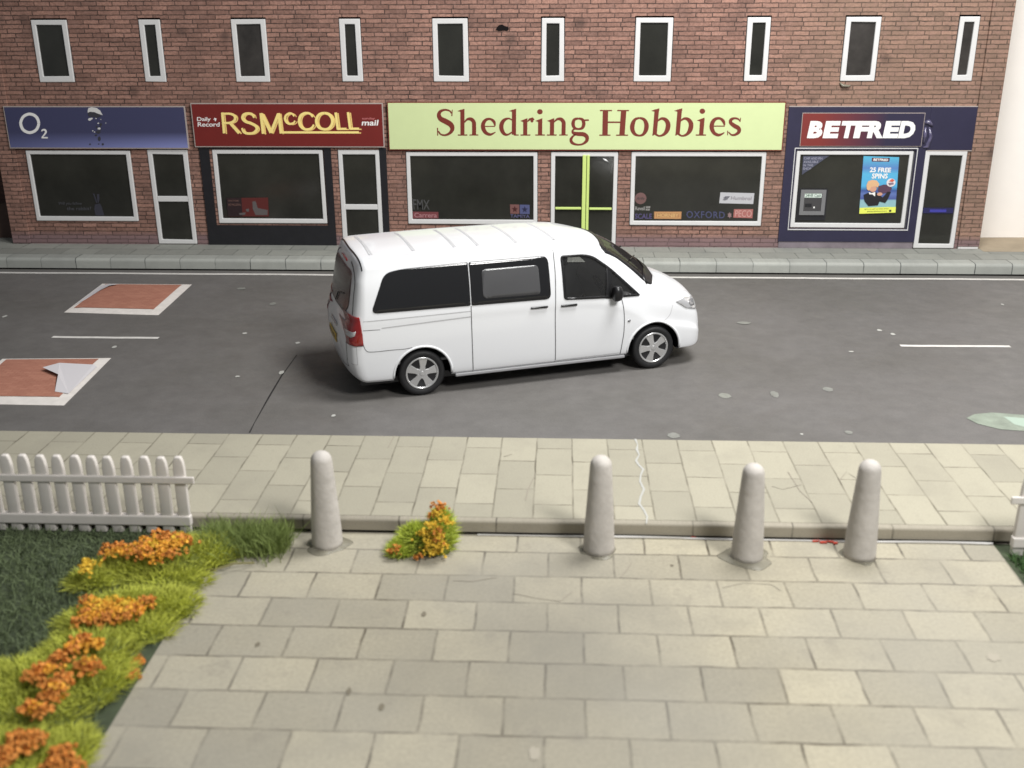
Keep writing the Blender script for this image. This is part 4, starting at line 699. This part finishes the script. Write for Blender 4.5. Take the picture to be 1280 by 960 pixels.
# ================================================================== THE VAN
VX, VY, VYAW = -2.0502, 13.3516, math.radians(20.256)
van = empty('parked_van', (VX, VY, 0), VYAW, label='white passenger van with dark rear windows, standing in the middle of the road', cat='van')
p_white = M('van_paint', (.73, .74, .76), .28, spec=.5, coat=.5, bump=.02, bs=6)
p_gap = M('panel_gap', (.10, .10, .105), .7); p_crease = M('panel_wash', (.42, .42, .43), .6)
p_glassblk = M('tinted_glass', (.012, .012, .013), .07, spec=.6); p_rearglass = M('rear_glass', (.060, .036, .034), .22, spec=.5, var=.3, vs=2.5); p_inner = M('grey_glass', (.075, .075, .078), .12, spec=.5, var=.06, vs=3)  # brown tint of the rear glass paints in its reflection
p_trim = M('black_trim', (.010, .010, .011), .35); p_rub = M('tyre_rubber', (.009, .009, .010), .62, bump=.15, bs=60); p_sil = M('wheel_silver', (.60, .60, .60), .26, metal=.65)
p_tail = M('tail_red', (.24, .010, .010), .12, spec=.6, coat=.6, var=.3, vs=9); p_clear = M('lamp_clear', (.55, .55, .56), .12, metal=.4, coat=.5); p_lamp = M('lamp_grey', (.30, .30, .31), .2, metal=.5)
def glass_mat(name, tint, a):
    m = bpy.data.materials.new(name); t, N, L, b = nt(m); b.inputs['Base Color'].default_value = (*tint, 1); b.inputs['Roughness'].default_value = .04; b.inputs['Alpha'].default_value = a; b.inputs['Specular IOR Level'].default_value = .7; return m
p_glass = glass_mat('clear_glass', (.05, .05, .05), .22); p_screen = glass_mat('screen_glass', (.02, .017, .017), .88); p_screen.node_tree.nodes['Principled BSDF'].inputs['IOR'].default_value = 1.12; p_screen.node_tree.nodes['Principled BSDF'].inputs['Specular IOR Level'].default_value = .3
ST = [  # raw x, zb, ze, zt, wm, wb, we
 (-.905, .33, 1.63, 1.68, .885, .84, .72), (-.898, .30, 1.665, 1.725, .91, .875, .755), (-.88, .27, 1.685, 1.752, .93, .90, .78), (-.845, .25, 1.70, 1.768, .948, .925, .80), (-.77, .24, 1.712, 1.78, .958, .942, .815), (-.3, .235, 1.725, 1.793, .965, .95, .825),
 (.8, .235, 1.738, 1.803, .965, .952, .828), (1.7, .235, 1.738, 1.80, .965, .952, .826), (2.15, .235, 1.722, 1.785, .965, .952, .818), (2.40, .235, 1.672, 1.748, .965, .952, .808), (2.62, .235, 1.548, 1.650, .965, .950, .803), (2.90, .235, 1.325, 1.455, .964, .946, .812),
 (3.13, .235, 1.125, 1.275, .963, .935, .845), (3.28, .235, 1.035, 1.160, .960, .930, .860), (3.5, .235, .965, 1.075, .955, .925, .870), (3.68, .235, .890, .990, .940, .905, .845), (3.785, .24, .800, .900, .905, .865, .80), (3.84, .26, .70, .80, .86, .82, .75), (3.872, .29, .60, .69, .80, .76, .69), (3.89, .33, .50, .57, .70, .66, .60)]
ST = np.array(ST)
def pchip(x, y, q):
    h = np.diff(x); d = np.diff(y)/h; m = np.zeros_like(y)
    for i in range(1, len(x)-1):
        if d[i-1]*d[i] > 0: w1, w2 = 2*h[i]+h[i-1], h[i]+2*h[i-1]; m[i] = (w1+w2)/(w1/d[i-1]+w2/d[i])
    m[0], m[-1] = d[0], d[-1]; i = np.clip(np.searchsorted(x, q)-1, 0, len(x)-2); t = (q-x[i])/h[i]
    return (1+2*t)*(1-t)**2*y[i]+t*(1-t)**2*h[i]*m[i]+t*t*(3-2*t)*y[i+1]+t*t*(t-1)*h[i]*m[i+1]
RZ = lambda z: np.interp(z, [.2, .35, .5, .78, 1.1, 1.5, 1.8], [.11, .045, .005, .0, .085, .165, .27])
def bowA(x): return float(np.interp(x, [2.1, 2.5, 2.9, 3.2, 3.8, 4], [0, .14, .20, .20, .16, .16]))
def warp(x, y, z):
    r = max(0, (-.2-x)/.705)**2; xx = x+r*float(RZ(z)); yy = min(1, abs(y)/.95)
    return xx+bowA(x)*(1-yy**2.2)+((-.04*(1-yy**2)+.075*yy**5)*r if r else 0)+.0
def section(x, s=1.0):
    zb, ze, zt, wm, wb, we = [float(pchip(ST[:, 0], ST[:, i], np.array([x]))[0]) for i in range(1, 7)]
    w_ = min(max((x-2.2)/.35, 0), 1)*min(max((3.45-x)/.2, 0), 1); q6, q3 = .6-.25*w_, .06+.20*w_
    k = (ze-zb)/(1.725-.235); zm = lambda z: zb+(z-.235)*k
    P = [(0, zb), (.5*wm, zb), (wm-.10, zb), (wm-.035, zb+.02), (wm-.012, zm(.30)), (wm-.002, zm(.48)), (wm, zm(.72)), (wm-.006, zm(.93)), (wb, zm(1.09)), ((wb+we)/2+.014, zm(1.40)), (we+.020, ze-.11*k), (we-.005, ze-.035*k), (we-.045, ze+.004), (we-.14, ze+q6*(zt-ze)-.012*q6), (.36, zt-q3*(zt-ze)-.006), (.18, zt-.25*q3*(zt-ze)-.001), (0, zt)]
    C = catmull(P, 10)
    if s < 1: zc = (zb+zt)/2; C = [np.array((p[0]*s, zc+(p[1]-zc)*s)) for p in C]
    return C
xs = list(np.unique(np.round(np.concatenate([[-.905, -.902, -.897, -.89, -.88, -.865, -.85, -.83], np.arange(-.81, 3.66, .0225), np.arange(3.66, 3.865, .015), [3.872, 3.878, 3.884, 3.89]]), 4)))
rows = [[(warp(xs[0], p[0], p[1]), p[0], p[1]) for p in section(xs[0], s)] for s in (.02, .5, .85)]+[[(warp(x, p[0], p[1]), p[0], p[1]) for p in section(x)] for x in xs]+[[(warp(xs[-1], p[0], p[1]), p[0], p[1]) for p in section(xs[-1], s)] for s in (.8, .4, .02)]
nr, nc = len(rows), len(rows[0])
V = []; 
for r in rows:
    V += [(x, -y, z) for x, y, z in r]+[(x, y, z) for x, y, z in r[::-1][1:-1]]
NC = nc*2-2
Fc = [(i*NC+j, i*NC+(j+1) % NC, (i+1)*NC+(j+1) % NC, (i+1)*NC+j) for i in range(nr-1) for j in range(NC)]
Fc += [tuple(range(NC)), tuple((nr-1)*NC+k for k in range(NC))[::-1]]
BV = BVHTree.FromPolygons(V, Fc)
def hit(o, d):
    l, n, i, dist = BV.ray_cast(Vector(o), Vector(d).normalized())
    if l is None: return None
    if n.dot(Vector(d)) > 0: n = -n
    return l, n
def proj(dirn):
    """decal projectors: 2d drawing -> surface"""
    if dirn == 'R': return lambda p: hit((p[0], -3, p[1]), (0, 1, 0))
    if dirn == 'L': return lambda p: hit((p[0], 3, p[1]), (0, -1, 0))
    if dirn == 'T': return lambda p: hit((p[0], p[1], 4), (0, 0, -1))
    if dirn == 'B': return lambda p: hit((-4, p[0], p[1]), (1, 0, 0))
    if dirn == 'F': return lambda p: hit((7, p[0], p[1]), (-1, 0, 0))
def roundp(P, r, n=5):
    out = []; m = len(P); rs = r if hasattr(r, '__len__') else [r]*m
    for i in range(m):
        a, b, c = (np.array(P[k % m], float) for k in (i-1, i, i+1)); r_ = rs[i]; u = a-b; v = c-b; lu, lv = np.hypot(*u), np.hypot(*v); d = min(r_, lu*.45, lv*.45); p, q = b+u/lu*d, b+v/lv*d
        for k in range(n+1): t = k/n; out.append(tuple((1-t)**2*p+2*t*(1-t)*b+t*t*q))
    return out
def inset(P, d):
    out = []; m = len(P); A = sum(P[i][0]*P[(i+1) % m][1]-P[(i+1) % m][0]*P[i][1] for i in range(m)); s = 1 if A > 0 else -1
    for i in range(m):
        a, b, c = (np.array(P[k % m], float) for k in (i-1, i, i+1)); u = (b-a)/(np.hypot(*(b-a))+1e-9); v = (c-b)/(np.hypot(*(c-b))+1e-9); n1 = np.array([-u[1], u[0]])*s; n2 = np.array([-v[1], v[0]])*s; w = n1+n2; w /= max(np.hypot(*w), 1e-6); out.append(tuple(b+w*d/max(.45, w@n1)))
    return out
def decal(name, outer, dirn, mat, off=.004, thick=.004, hole=None, parent=None, step=.05, lab=None, bevel=0):
    bm = bmesh.new(); es = []
    for loop in [outer]+([hole] if hole else []):
        vs = [bm.verts.new((p[0], p[1], 0)) for p in loop]; es += [bm.edges.new((vs[i], vs[(i+1) % len(vs)])) for i in range(len(vs))]
    bmesh.ops.triangle_fill(bm, use_beauty=True, use_dissolve=False, edges=es)
    for ax in (0, 1):
        lo, hi = min(p[ax] for p in outer), max(p[ax] for p in outer); k = lo+step
        while k < hi-.004:
            co = [0, 0, 0]; no = [0, 0, 0]; co[ax] = k; no[ax] = 1; bmesh.ops.bisect_plane(bm, geom=bm.verts[:]+bm.edges[:]+bm.faces[:], plane_co=co, plane_no=no); k += step
    bmesh.ops.remove_doubles(bm, verts=bm.verts, dist=.0008)
    pr = proj(dirn); bad = []
    for v in bm.verts:
        h = pr((v.co.x, v.co.y))
        if h: v.co = h[0]+h[1]*off
        else: bad.append(v)
    if bad: bmesh.ops.delete(bm, geom=bad, context='VERTS')
    bmesh.ops.recalc_face_normals(bm, faces=bm.faces)
    # face outwards
    if bm.faces:
        bm.faces.ensure_lookup_table(); f = max(bm.faces, key=lambda f: f.calc_area()); c = f.calc_center_median(); out = {'R': Vector((0, -1, 0)), 'L': Vector((0, 1, 0)), 'T': Vector((0, 0, 1)), 'B': Vector((-1, 0, 0)), 'F': Vector((1, 0, 0))}[dirn]
        if f.normal.dot(out) < 0: bmesh.ops.reverse_faces(bm, faces=bm.faces)
    me = bpy.data.meshes.new(name); bm.to_mesh(me); bm.free(); me.materials.append(mat); me.polygons.foreach_set('use_smooth', [True]*len(me.polygons))
    o = link(bpy.data.objects.new(name, me), parent or van); s = o.modifiers.new('s', 'SOLIDIFY'); s.thickness = thick; s.offset = 1
    if lab: o['label'] = lab
    return o
def seam(name, pts, dirn, w=.006, mat=None, off=.0022, parent=None, smooth=True):
    P = catmull(pts, 6) if smooth and len(pts) > 2 else [np.array(pts[0])+(np.array(pts[-1])-np.array(pts[0]))*t for t in np.linspace(0, 1, 24)] if len(pts) == 2 else [np.array(p, float) for p in pts]
    pr = proj(dirn); H = [pr(tuple(p)) for p in P]; H = [h for h in H if h]; mb = MB(); a = []; b = []
    for i, (l, n) in enumerate(H):
        d = (H[min(i+1, len(H)-1)][0]-H[max(i-1, 0)][0]).normalized(); s = n.cross(d)*w; a.append(l+s+n*off); b.append(l-s+n*off)
    k = len(H); mb.add(a+b, [(i, i+1, k+i+1, k+i) for i in range(k-1)]); return mb.build(name, mat or p_gap, parent or van, recalc=False, smooth=True)
ARC = ((0.02, .285, .375), (3.185, .285, .385))
# windows drawn in side view (x, z)
w_rear = roundp([(-.60, 1.135), (-.40, 1.60), (-.20, 1.635), (.655, 1.655), (.655, 1.125)], [.09, .12, .10, .02, .02])
w_slide = roundp([(.668, 1.125), (.668, 1.655), (1.705, 1.655), (1.72, 1.115)], [.02, .02, .09, .08])
w_slide_in = roundp([(.82, 1.195), (.82, 1.555), (1.565, 1.555), (1.58, 1.185)], .06)
w_front = roundp([(1.895, 1.085), (1.875, 1.645), (2.20, 1.635), (2.33, 1.60), (2.56, 1.435), (2.98, 1.045), (2.96, 1.03)], [.05, .05, .1, .06, .1, .03, .02])
w_front_in = inset(w_front, .030)
def under(poly_, x, z): return inpoly(x, z, poly_)
w_screen = [(-.765, 2.47), (-.785, 2.66), (-.80, 2.90), (-.82, 3.10), (-.76, 3.20), (-.4, 3.34), (0, 3.375), (.4, 3.34), (.76, 3.20), (.82, 3.10), (.80, 2.90), (.785, 2.66), (.765, 2.47), (.4, 2.56), (0, 2.585), (-.4, 2.56)]  # (y, x)
w_screen_xy = [(x, y) for y, x in w_screen]
screen_out = [tuple(p) for p in catmull([(p[0], p[1]) for p in w_screen_xy], 3, True)]; screen_in = inset(screen_out, .06)
rear_gl = roundp([(-.64, 1.16), (-.60, 1.54), (-.50, 1.585), (.50, 1.585), (.60, 1.54), (.64, 1.16), (.52, 1.06), (-.52, 1.06)], [.1, .08, .08, .08, .08, .1, .06, .06])
# body mesh: arches snapped round, openings cut out of the shell
bm = bmesh.new(); bv = [bm.verts.new(v) for v in V]; bm.verts.ensure_lookup_table()
for f in Fc: bm.faces.new([bv[i] for i in f])
for v in bm.verts:
    if abs(v.co.y) > .55:
        for cx, cz, r in ARC:
            dx, dz = v.co.x-cx, v.co.z-cz; d = math.hypot(dx, dz)
            if abs(d-r) < .0125 and d > 1e-3: v.co.x, v.co.z = cx+dx/d*r, cz+dz/d*r
kill = []
w_cut, sc_cut = inset(w_front, .018), inset(screen_out, .022)
for f in bm.faces:
    c = f.calc_center_median()
    if len(f.verts) > 4: continue
    if abs(c.y) > .62 and any(math.hypot(c.x-cx, c.z-cz) < r-.004 for cx, cz, r in ARC): kill.append(f); continue
    if abs(c.y) > .7 and 1.0 < c.z < 1.66 and under(w_cut, c.x, c.z) and abs(f.normal.z) < .75: kill.append(f); continue
    if c.z > 1.1 and 2.4 < c.x < 3.4 and abs(c.y) < .87 and under(sc_cut, c.x, c.y) : kill.append(f)
bmesh.ops.delete(bm, geom=kill, context='FACES')
bmesh.ops.recalc_face_normals(bm, faces=bm.faces)
fm = max(bm.faces, key=lambda f: f.calc_center_median().z)
if fm.normal.z < 0: bmesh.ops.reverse_faces(bm, faces=bm.faces)
for f in bm.faces:
    f.smooth = True
    c = f.calc_center_median()
    if c.z < .245 and abs(c.y) < .84: f.material_index = 1
me = bpy.data.meshes.new('body'); bm.to_mesh(me); bm.free(); me.materials.append(p_white); me.materials.append(p_trim)
body = link(bpy.data.objects.new('body', me), van)
# arch lips and dark liners
for s in (-1, 1):
    for cx, cz, r in ARC:
        pts = []
        for k in range(29):
            t = math.radians(-8+196*k/28); x, z = cx+(r+.001)*math.cos(t), cz+(r+.001)*math.sin(t); h = proj('R' if s < 0 else 'L')((x, z))
            if h and z > .23: pts.append((x, h[0].y-s*.004, z))
        MB().tube(pts, .016, 8).build('arch_lip', p_white, van, smooth=True)
        lin_ = MB(); n = 24; a = [(cx+(r+.01)*math.cos(math.radians(-3+186*k/n)), cz+(r+.01)*math.sin(math.radians(-3+186*k/n))) for k in range(n+1)]
        y0, y1 = s*.60, s*.945
        lin_.add([(x, y0, z) for x, z in a]+[(x, y1, z) for x, z in a], [(k, k+1, n+2+k, n+1+k) for k in range(n)]); lin_.add([(x, y0, z) for x, z in a], [tuple(range(n+1))]); lin_.build('arch_liner', p_trim, van, recalc=False)
MB().box((-.75, -.80, .17), (3.55, .80, .25)).build('underbody', p_trim, van)
MB().box((.44, -.955, .205), (2.77, -.90, .245)).build('side_sill', M('sill_grey', (.30, .30, .31), .5), van, .01); MB().box((.44, .90, .205), (2.77, .955, .245)).build('side_sill', bpy.data.materials['sill_grey'], van, .01)
# glazing
for s, D in ((-1, 'R'), (1, 'L')):
    decal('side_window', w_rear, D, p_glassblk, .002, .005); sw_ = decal('side_window', w_slide, D, p_glassblk, .002, .005); decal('inner_pane', w_slide_in, D, p_inner, .0075, .002, parent=sw_)
    fw_ = decal('door_window', w_front, D, p_trim, .001, .007, hole=w_front_in); decal('glass', inset(w_front, .025), D, p_glass, -.004, .002, parent=fw_)
    q_ = decal('window_post', [(2.50, 1.46), (2.47, 1.05), (2.56, 1.04), (2.58, 1.40)], D, p_trim, .0, .006, parent=fw_)
ws_ = decal('windscreen', screen_out, 'T', p_trim, .001, .006, hole=screen_in, step=.06); decal('glass', inset(screen_out, .04), 'T', p_screen, -.004, .002, parent=ws_, step=.06)
cw = decal('wiper_cowl', [(3.09, -.835), (3.19, -.79), (3.33, -.5), (3.39, 0), (3.33, .5), (3.19, .79), (3.09, .835), (3.05, .80), (3.24, .4), (3.29, 0), (3.24, -.4), (3.05, -.80)], 'T', p_trim, .006, .006, step=.06)
for (a, b) in (((3.20, -.15), (2.93, -.62)), ((3.16, .45), (3.05, -.05))):
    ha, hb = proj('T')(a), proj('T')(b); MB().tube([ha[0]+ha[1]*.02, hb[0]+hb[1]*.02], .009, 6).build('wiper', p_trim, van)
rg = decal('rear_window', rear_gl, 'B', p_rearglass, .003, .005)
decal('brake_light', [(-.20, 1.625), (.20, 1.625), (.20, 1.65), (-.20, 1.65)], 'B', p_tail, .006, .006)
# seams and creases
for D in 'RL':
    seam('door_gap', [(.66, 1.12), (.66, .9), (.665, .5), (.672, .25)], D, .0055); seam('door_gap', [(1.785, 1.72), (1.79, 1.4), (1.775, .9), (1.78, .55), (1.785, .25)], D, .0055)
    seam('door_gap', [(2.70, 1.04), (2.735, .85), (2.74, .6), (2.72, .42), (2.70, .27)], D, .0055); seam('door_gap', [(1.80, .275), (2.70, .285)], D, .003, p_crease)
    seam('side_crease', [(-.70, 1.045), (.655, 1.055)], D, .005, p_crease); seam('side_crease', [(-.48, .945), (.655, .985)], D, .006, p_crease); seam('side_crease', [(-.71, .935), (-.50, .93)], D, .0035, p_gap)
    seam('bumper_gap', [(-.72, .90), (-.715, .76), (-.68, .675), (-.60, .655), (-.36, .655), (-.20, .652), (-.11, .662)], D, .004); seam('bumper_gap', [(3.31, .655), (3.36, .68), (3.42, .74), (3.46, .86)], D, .003, p_crease)
    seam('roof_gap', [(-.60, 1.718), (1.0, 1.733), (2.1, 1.722)], D, .003, p_crease)
    h0 = decal('door_handle', roundp([(1.44, 1.010), (1.44, 1.035), (1.67, 1.035), (1.67, 1.010)], .01), D, p_trim, .012, .010); h1 = decal('door_handle', roundp([(1.85, 1.000), (1.85, 1.027), (2.07, 1.027), (2.07, 1.000)], .01), D, p_trim, .012, .010)
    decal('side_repeater', roundp([(2.785, .705), (2.795, .735), (2.835, .735), (2.825, .705)], .01), D, p_lamp, .002, .004)
    # tail lamps wrap the rear corner: drawn from the side and from behind
    tl = decal('tail_light', [(-.885, 1.085), (-.735, 1.095), (-.72, .90), (-.715, .745), (-.80, .742), (-.885, .75)], D, p_tail, .004, .010, step=.03)
    decal('reversing_lamp', [(-.878, .90), (-.82, .905), (-.785, .925), (-.80, .87), (-.84, .84), (-.878, .84)], D, p_clear, .0145, .002, parent=tl, step=.03)
    seam('bumper_gap', [(-.80, .735), (-.795, .50)], D, .003, p_crease); seam('bumper_gap', [(-.86, .50), (-.795, .50)], D, .003, p_crease)
    seam('tailgate_gap', [(-.705, 1.73), (-.735, 1.5), (-.77, 1.3), (-.80, 1.10)], D, .010, p_trim)
seam('tailgate_gap', [(-.655, -.80), (-.66, -.5), (-.675, 0), (-.66, .5), (-.655, .80)], 'T', .010, p_trim)
seam('tailgate_gap', [(-.80, 1.0), (-.76, .75), (-.74, .48), (-.60, .42), (.60, .42), (.74, .48), (.76, .75), (.80, 1.0)], 'B', .006, p_gap)
rp = decal('number_plate', [(-.27, .60), (.27, .60), (.27, .71), (-.27, .71)], 'B', M('plate_yellow', (.62, .42, .06), .4), .008, .006)
tb_ = MB(); hh = proj('B')((0, .65)); text_fit(tb_, 'SF15 KVJ', (.24, .69, -.24, .62), lambda u, v: (u, v), 0, .02); px_ = hh[0].x-.016; tb_.v = [(px_+.0, x, z) for x, y, z in tb_.v]; tb_.build('lettering', p_trim, rp)
wp = MB(); wp.tube([proj('B')((0, 1.09))[0]+Vector((-.02, 0, 0)), proj('B')((-.10, 1.22))[0]+Vector((-.02, 0, 0)), proj('B')((-.38, 1.27))[0]+Vector((-.015, 0, 0))], .008, 6); wp.build('wiper', p_trim, van)
decal('tailgate_handle', roundp([(-.22, .80), (-.22, .84), (.22, .84), (.22, .80)], .01), 'B', p_sil, .006, .008)
# roof ribs: pressed steps across the roof
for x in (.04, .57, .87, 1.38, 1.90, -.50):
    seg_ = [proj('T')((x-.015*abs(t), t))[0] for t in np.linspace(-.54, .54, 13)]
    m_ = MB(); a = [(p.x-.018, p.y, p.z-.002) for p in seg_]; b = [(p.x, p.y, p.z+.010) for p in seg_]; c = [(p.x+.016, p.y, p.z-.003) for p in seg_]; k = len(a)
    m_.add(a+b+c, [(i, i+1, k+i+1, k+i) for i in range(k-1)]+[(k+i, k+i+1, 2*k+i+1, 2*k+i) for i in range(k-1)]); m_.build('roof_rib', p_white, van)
    seam('rib_shade_strip', [(x+.020, -.54), (x+.020, .54)], 'T', .010, M('rib_shade', (.48, .48, .49), .5) if 'rib_shade' not in bpy.data.materials else bpy.data.materials['rib_shade'])  # grey strip paints in the shade beside each roof rib
for y in (-.66, -.71, .66, .71): seam('roof_groove', [(-.55, y), (1.2, y+.0), (2.15, y*.98)], 'T', .003, M('roof_line', (.62, .62, .63), .5) if 'roof_line' not in bpy.data.materials else bpy.data.materials['roof_line'])
seam('bonnet_gap', [(3.20, -.80), (3.33, -.80), (3.45, -.79), (3.62, -.74), (3.80, -.62)], 'T', .0035, p_crease); seam('bonnet_gap', [(3.20, .80), (3.33, .80), (3.45, .79), (3.62, .74), (3.80, .62)], 'T', .0035, p_crease)
# headlamps, grille, bumper openings, badge-free nose
for s, D in ((-1, 'R'), (1, 'L')):
    hl = decal('headlight', roundp([(3.50, .905), (3.66, .925), (3.80, .90), (3.93, .86), (3.98, .72), (3.86, .745), (3.66, .80)], .02), D, p_clear, .003, .006, step=.025)
    decal('lamp_lens', roundp([(3.70, .875), (3.78, .885), (3.84, .86), (3.83, .80), (3.74, .81)], .02), D, p_lamp, .0092, .003, parent=hl, step=.025)
gr_ = decal('grille', roundp([(-.50, .70), (-.56, .80), (.56, .80), (.50, .70), (.40, .60), (-.40, .60)], .03), 'F', p_trim, .004, .006)
for z in (.66, .74): seam('grille_bar', [(-.48, z), (.48, z)], 'F', .010, p_sil, .014, gr_)
decal('bumper_vent', roundp([(-.55, .36), (-.60, .46), (.60, .46), (.55, .36)], .03), 'F', p_trim, .004, .006)
for s in (): decal('fog_vent', roundp([(3.72, .42), (3.70, .50), (3.84, .50), (3.85, .44)], .02), 'R' if s < 0 else 'L', p_crease, .002, .003, step=.03)
# mirrors
for s in (-1, 1):
    mb_ = MB(); pf = catmull([(-.085, -.055), (-.095, .06), (-.05, .115), (.05, .12), (.09, .05), (.07, -.06), (0, -.085)], 4, True)
    k = len(pf); vs = []
    for f_, sc_ in ((-.055, .75), (-.04, .95), (.0, 1.), (.045, .85), (.07, .45)): vs += [(2.60+f_, s*(1.03+p[0]*.9*sc_), 1.11+p[1]*sc_) for p in pf]
    mb_.add(vs, [(r*k+i, r*k+(i+1) % k, (r+1)*k+(i+1) % k, (r+1)*k+i) for r in range(4) for i in range(k)]+[tuple(range(k)), tuple(4*k+i for i in range(k))]); mm1 = mb_.build('mirror', p_trim, van, smooth=True)
    MB().box((2.56, min(s*.90, s*.98), 1.04), (2.64, max(s*.90, s*.98), 1.09)).build('mirror_arm', p_trim, mm1, .01)
# cabin
p_seat = M('seat_grey', (.42, .42, .42), .8); p_cab = M('cabin_dark', (.30, .30, .30), .8); p_head = M('headliner', (.7, .55, .55), .7)
MB().box((-.7, -.86, .42), (3.2, .86, .45)).build('cabin_floor', p_cab, van)
MB().box((1.0, -.80, .45), (1.03, .80, 1.66)).build('bulkhead', p_cab, van)
MB().prism([(2.95, .45), (2.72, .95), (2.78, 1.08), (3.0, 1.10), (3.16, 1.05), (3.2, .45)], lambda p: (p[0], -.84, p[1]), lambda p: (p[0], .84, p[1])).build('dashboard', p_cab, van, .03)
for y in (-.42, .42):
    st_ = MB(); st_.prism([(1.75, .45), (1.72, .80), (2.28, .84), (2.32, .72), (2.28, .45)], lambda p: (p[0], y-.24, p[1]), lambda p: (p[0], y+.24, p[1])); se = st_.build('seat', p_seat, van, .05)
    MB().prism([(1.74, .80), (1.60, 1.36), (1.70, 1.40), (1.86, .84)], lambda p: (p[0], y-.23, p[1]), lambda p: (p[0], y+.23, p[1])).build('seat_back', p_seat, se, .05)
    MB().prism([(1.60, 1.40), (1.58, 1.56), (1.66, 1.58), (1.70, 1.41)], lambda p: (p[0], y-.13, p[1]), lambda p: (p[0], y+.13, p[1])).build('headrest', p_seat, se, .03)
sw_ = MB(); c_ = Vector((2.62, -.42, 1.06)); R_ = Matrix.Rotation(math.radians(62), 3, 'Y')
sw_.tube([c_+R_ @ Vector((.17*math.cos(t), .17*math.sin(t), 0)) for t in np.linspace(0, 2*math.pi, 25)], .015, 8, False)
for t in (0, 2.3, 4): sw_.tube([c_, c_+R_ @ Vector((.165*math.cos(t), .165*math.sin(t), 0))], .014, 6)
sw_.tube([c_, c_+Vector((.18, 0, -.10))], .03, 8); sw_.build('steering_wheel', p_trim, van, smooth=True)
# wheels
def wheel():
    w = empty('wheel', (0, 0, 0)); w.parent = van
    R0 = .298; prof = [(.205, -.085), (.225, -.098), (.262, -.104), (.283, -.095), (R0-.003, -.075), (R0, -.05), (R0, .05), (R0-.003, .075), (.283, .095), (.262, .104), (.225, .098), (.205, .085)]
    rot = Matrix.Rotation(math.pi/2, 4, 'X')
    t = MB().lathe(prof, 72, rot); t.build('tyre', p_rub, w, smooth=True)
    # axis along y; outside = -y
    b = MB(); n = 64; pr = [(.212, -.088), (.212, -.096), (.200, -.099), (.188, -.092), (.182, -.06), (.180, .05)]
    vs = [(r*math.cos(2*math.pi*k/n), y, r*math.sin(2*math.pi*k/n)) for r, y in pr for k in range(n)]; b.add(vs, [(i*n+k, i*n+(k+1) % n, (i+1)*n+(k+1) % n, (i+1)*n+k) for i in range(len(pr)-1) for k in range(n)]); rim = b.build('rim', p_sil, w, smooth=True)
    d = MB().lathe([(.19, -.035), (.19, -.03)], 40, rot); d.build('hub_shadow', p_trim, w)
    sp = MB()
    for k in range(5):
        a = math.radians(90+72*k); ca, sa = math.cos(a), math.sin(a)
        pts = [(.03, -.040), (.03, .040), (.09, .036), (.207, .062), (.207, -.062), (.09, -.036)]
        f = lambda p, y: (p[0]*ca-p[1]*sa, y-.012*(1-p[0]/.19), p[0]*sa+p[1]*ca); sp.prism(pts, lambda p: f(p, -.090), lambda p: f(p, -.055))
    sp.build('spokes', p_sil, w, .007)
    h = MB(); h.lathe([(.062, .05), (.062, .088), (.040, .096), (.030, .100), (.0295, .104), (.002, .105)], 32, rot); hb = h.build('hub', p_sil, w, .002, False)
    bo = MB()
    for k in range(5): a = math.radians(54+72*k); bo.tube([(.055*math.cos(a), -.086, .055*math.sin(a)), (.055*math.cos(a), -.101, .055*math.sin(a))], .009, 8)
    bo.build('wheel_bolts', p_clear, w); return w
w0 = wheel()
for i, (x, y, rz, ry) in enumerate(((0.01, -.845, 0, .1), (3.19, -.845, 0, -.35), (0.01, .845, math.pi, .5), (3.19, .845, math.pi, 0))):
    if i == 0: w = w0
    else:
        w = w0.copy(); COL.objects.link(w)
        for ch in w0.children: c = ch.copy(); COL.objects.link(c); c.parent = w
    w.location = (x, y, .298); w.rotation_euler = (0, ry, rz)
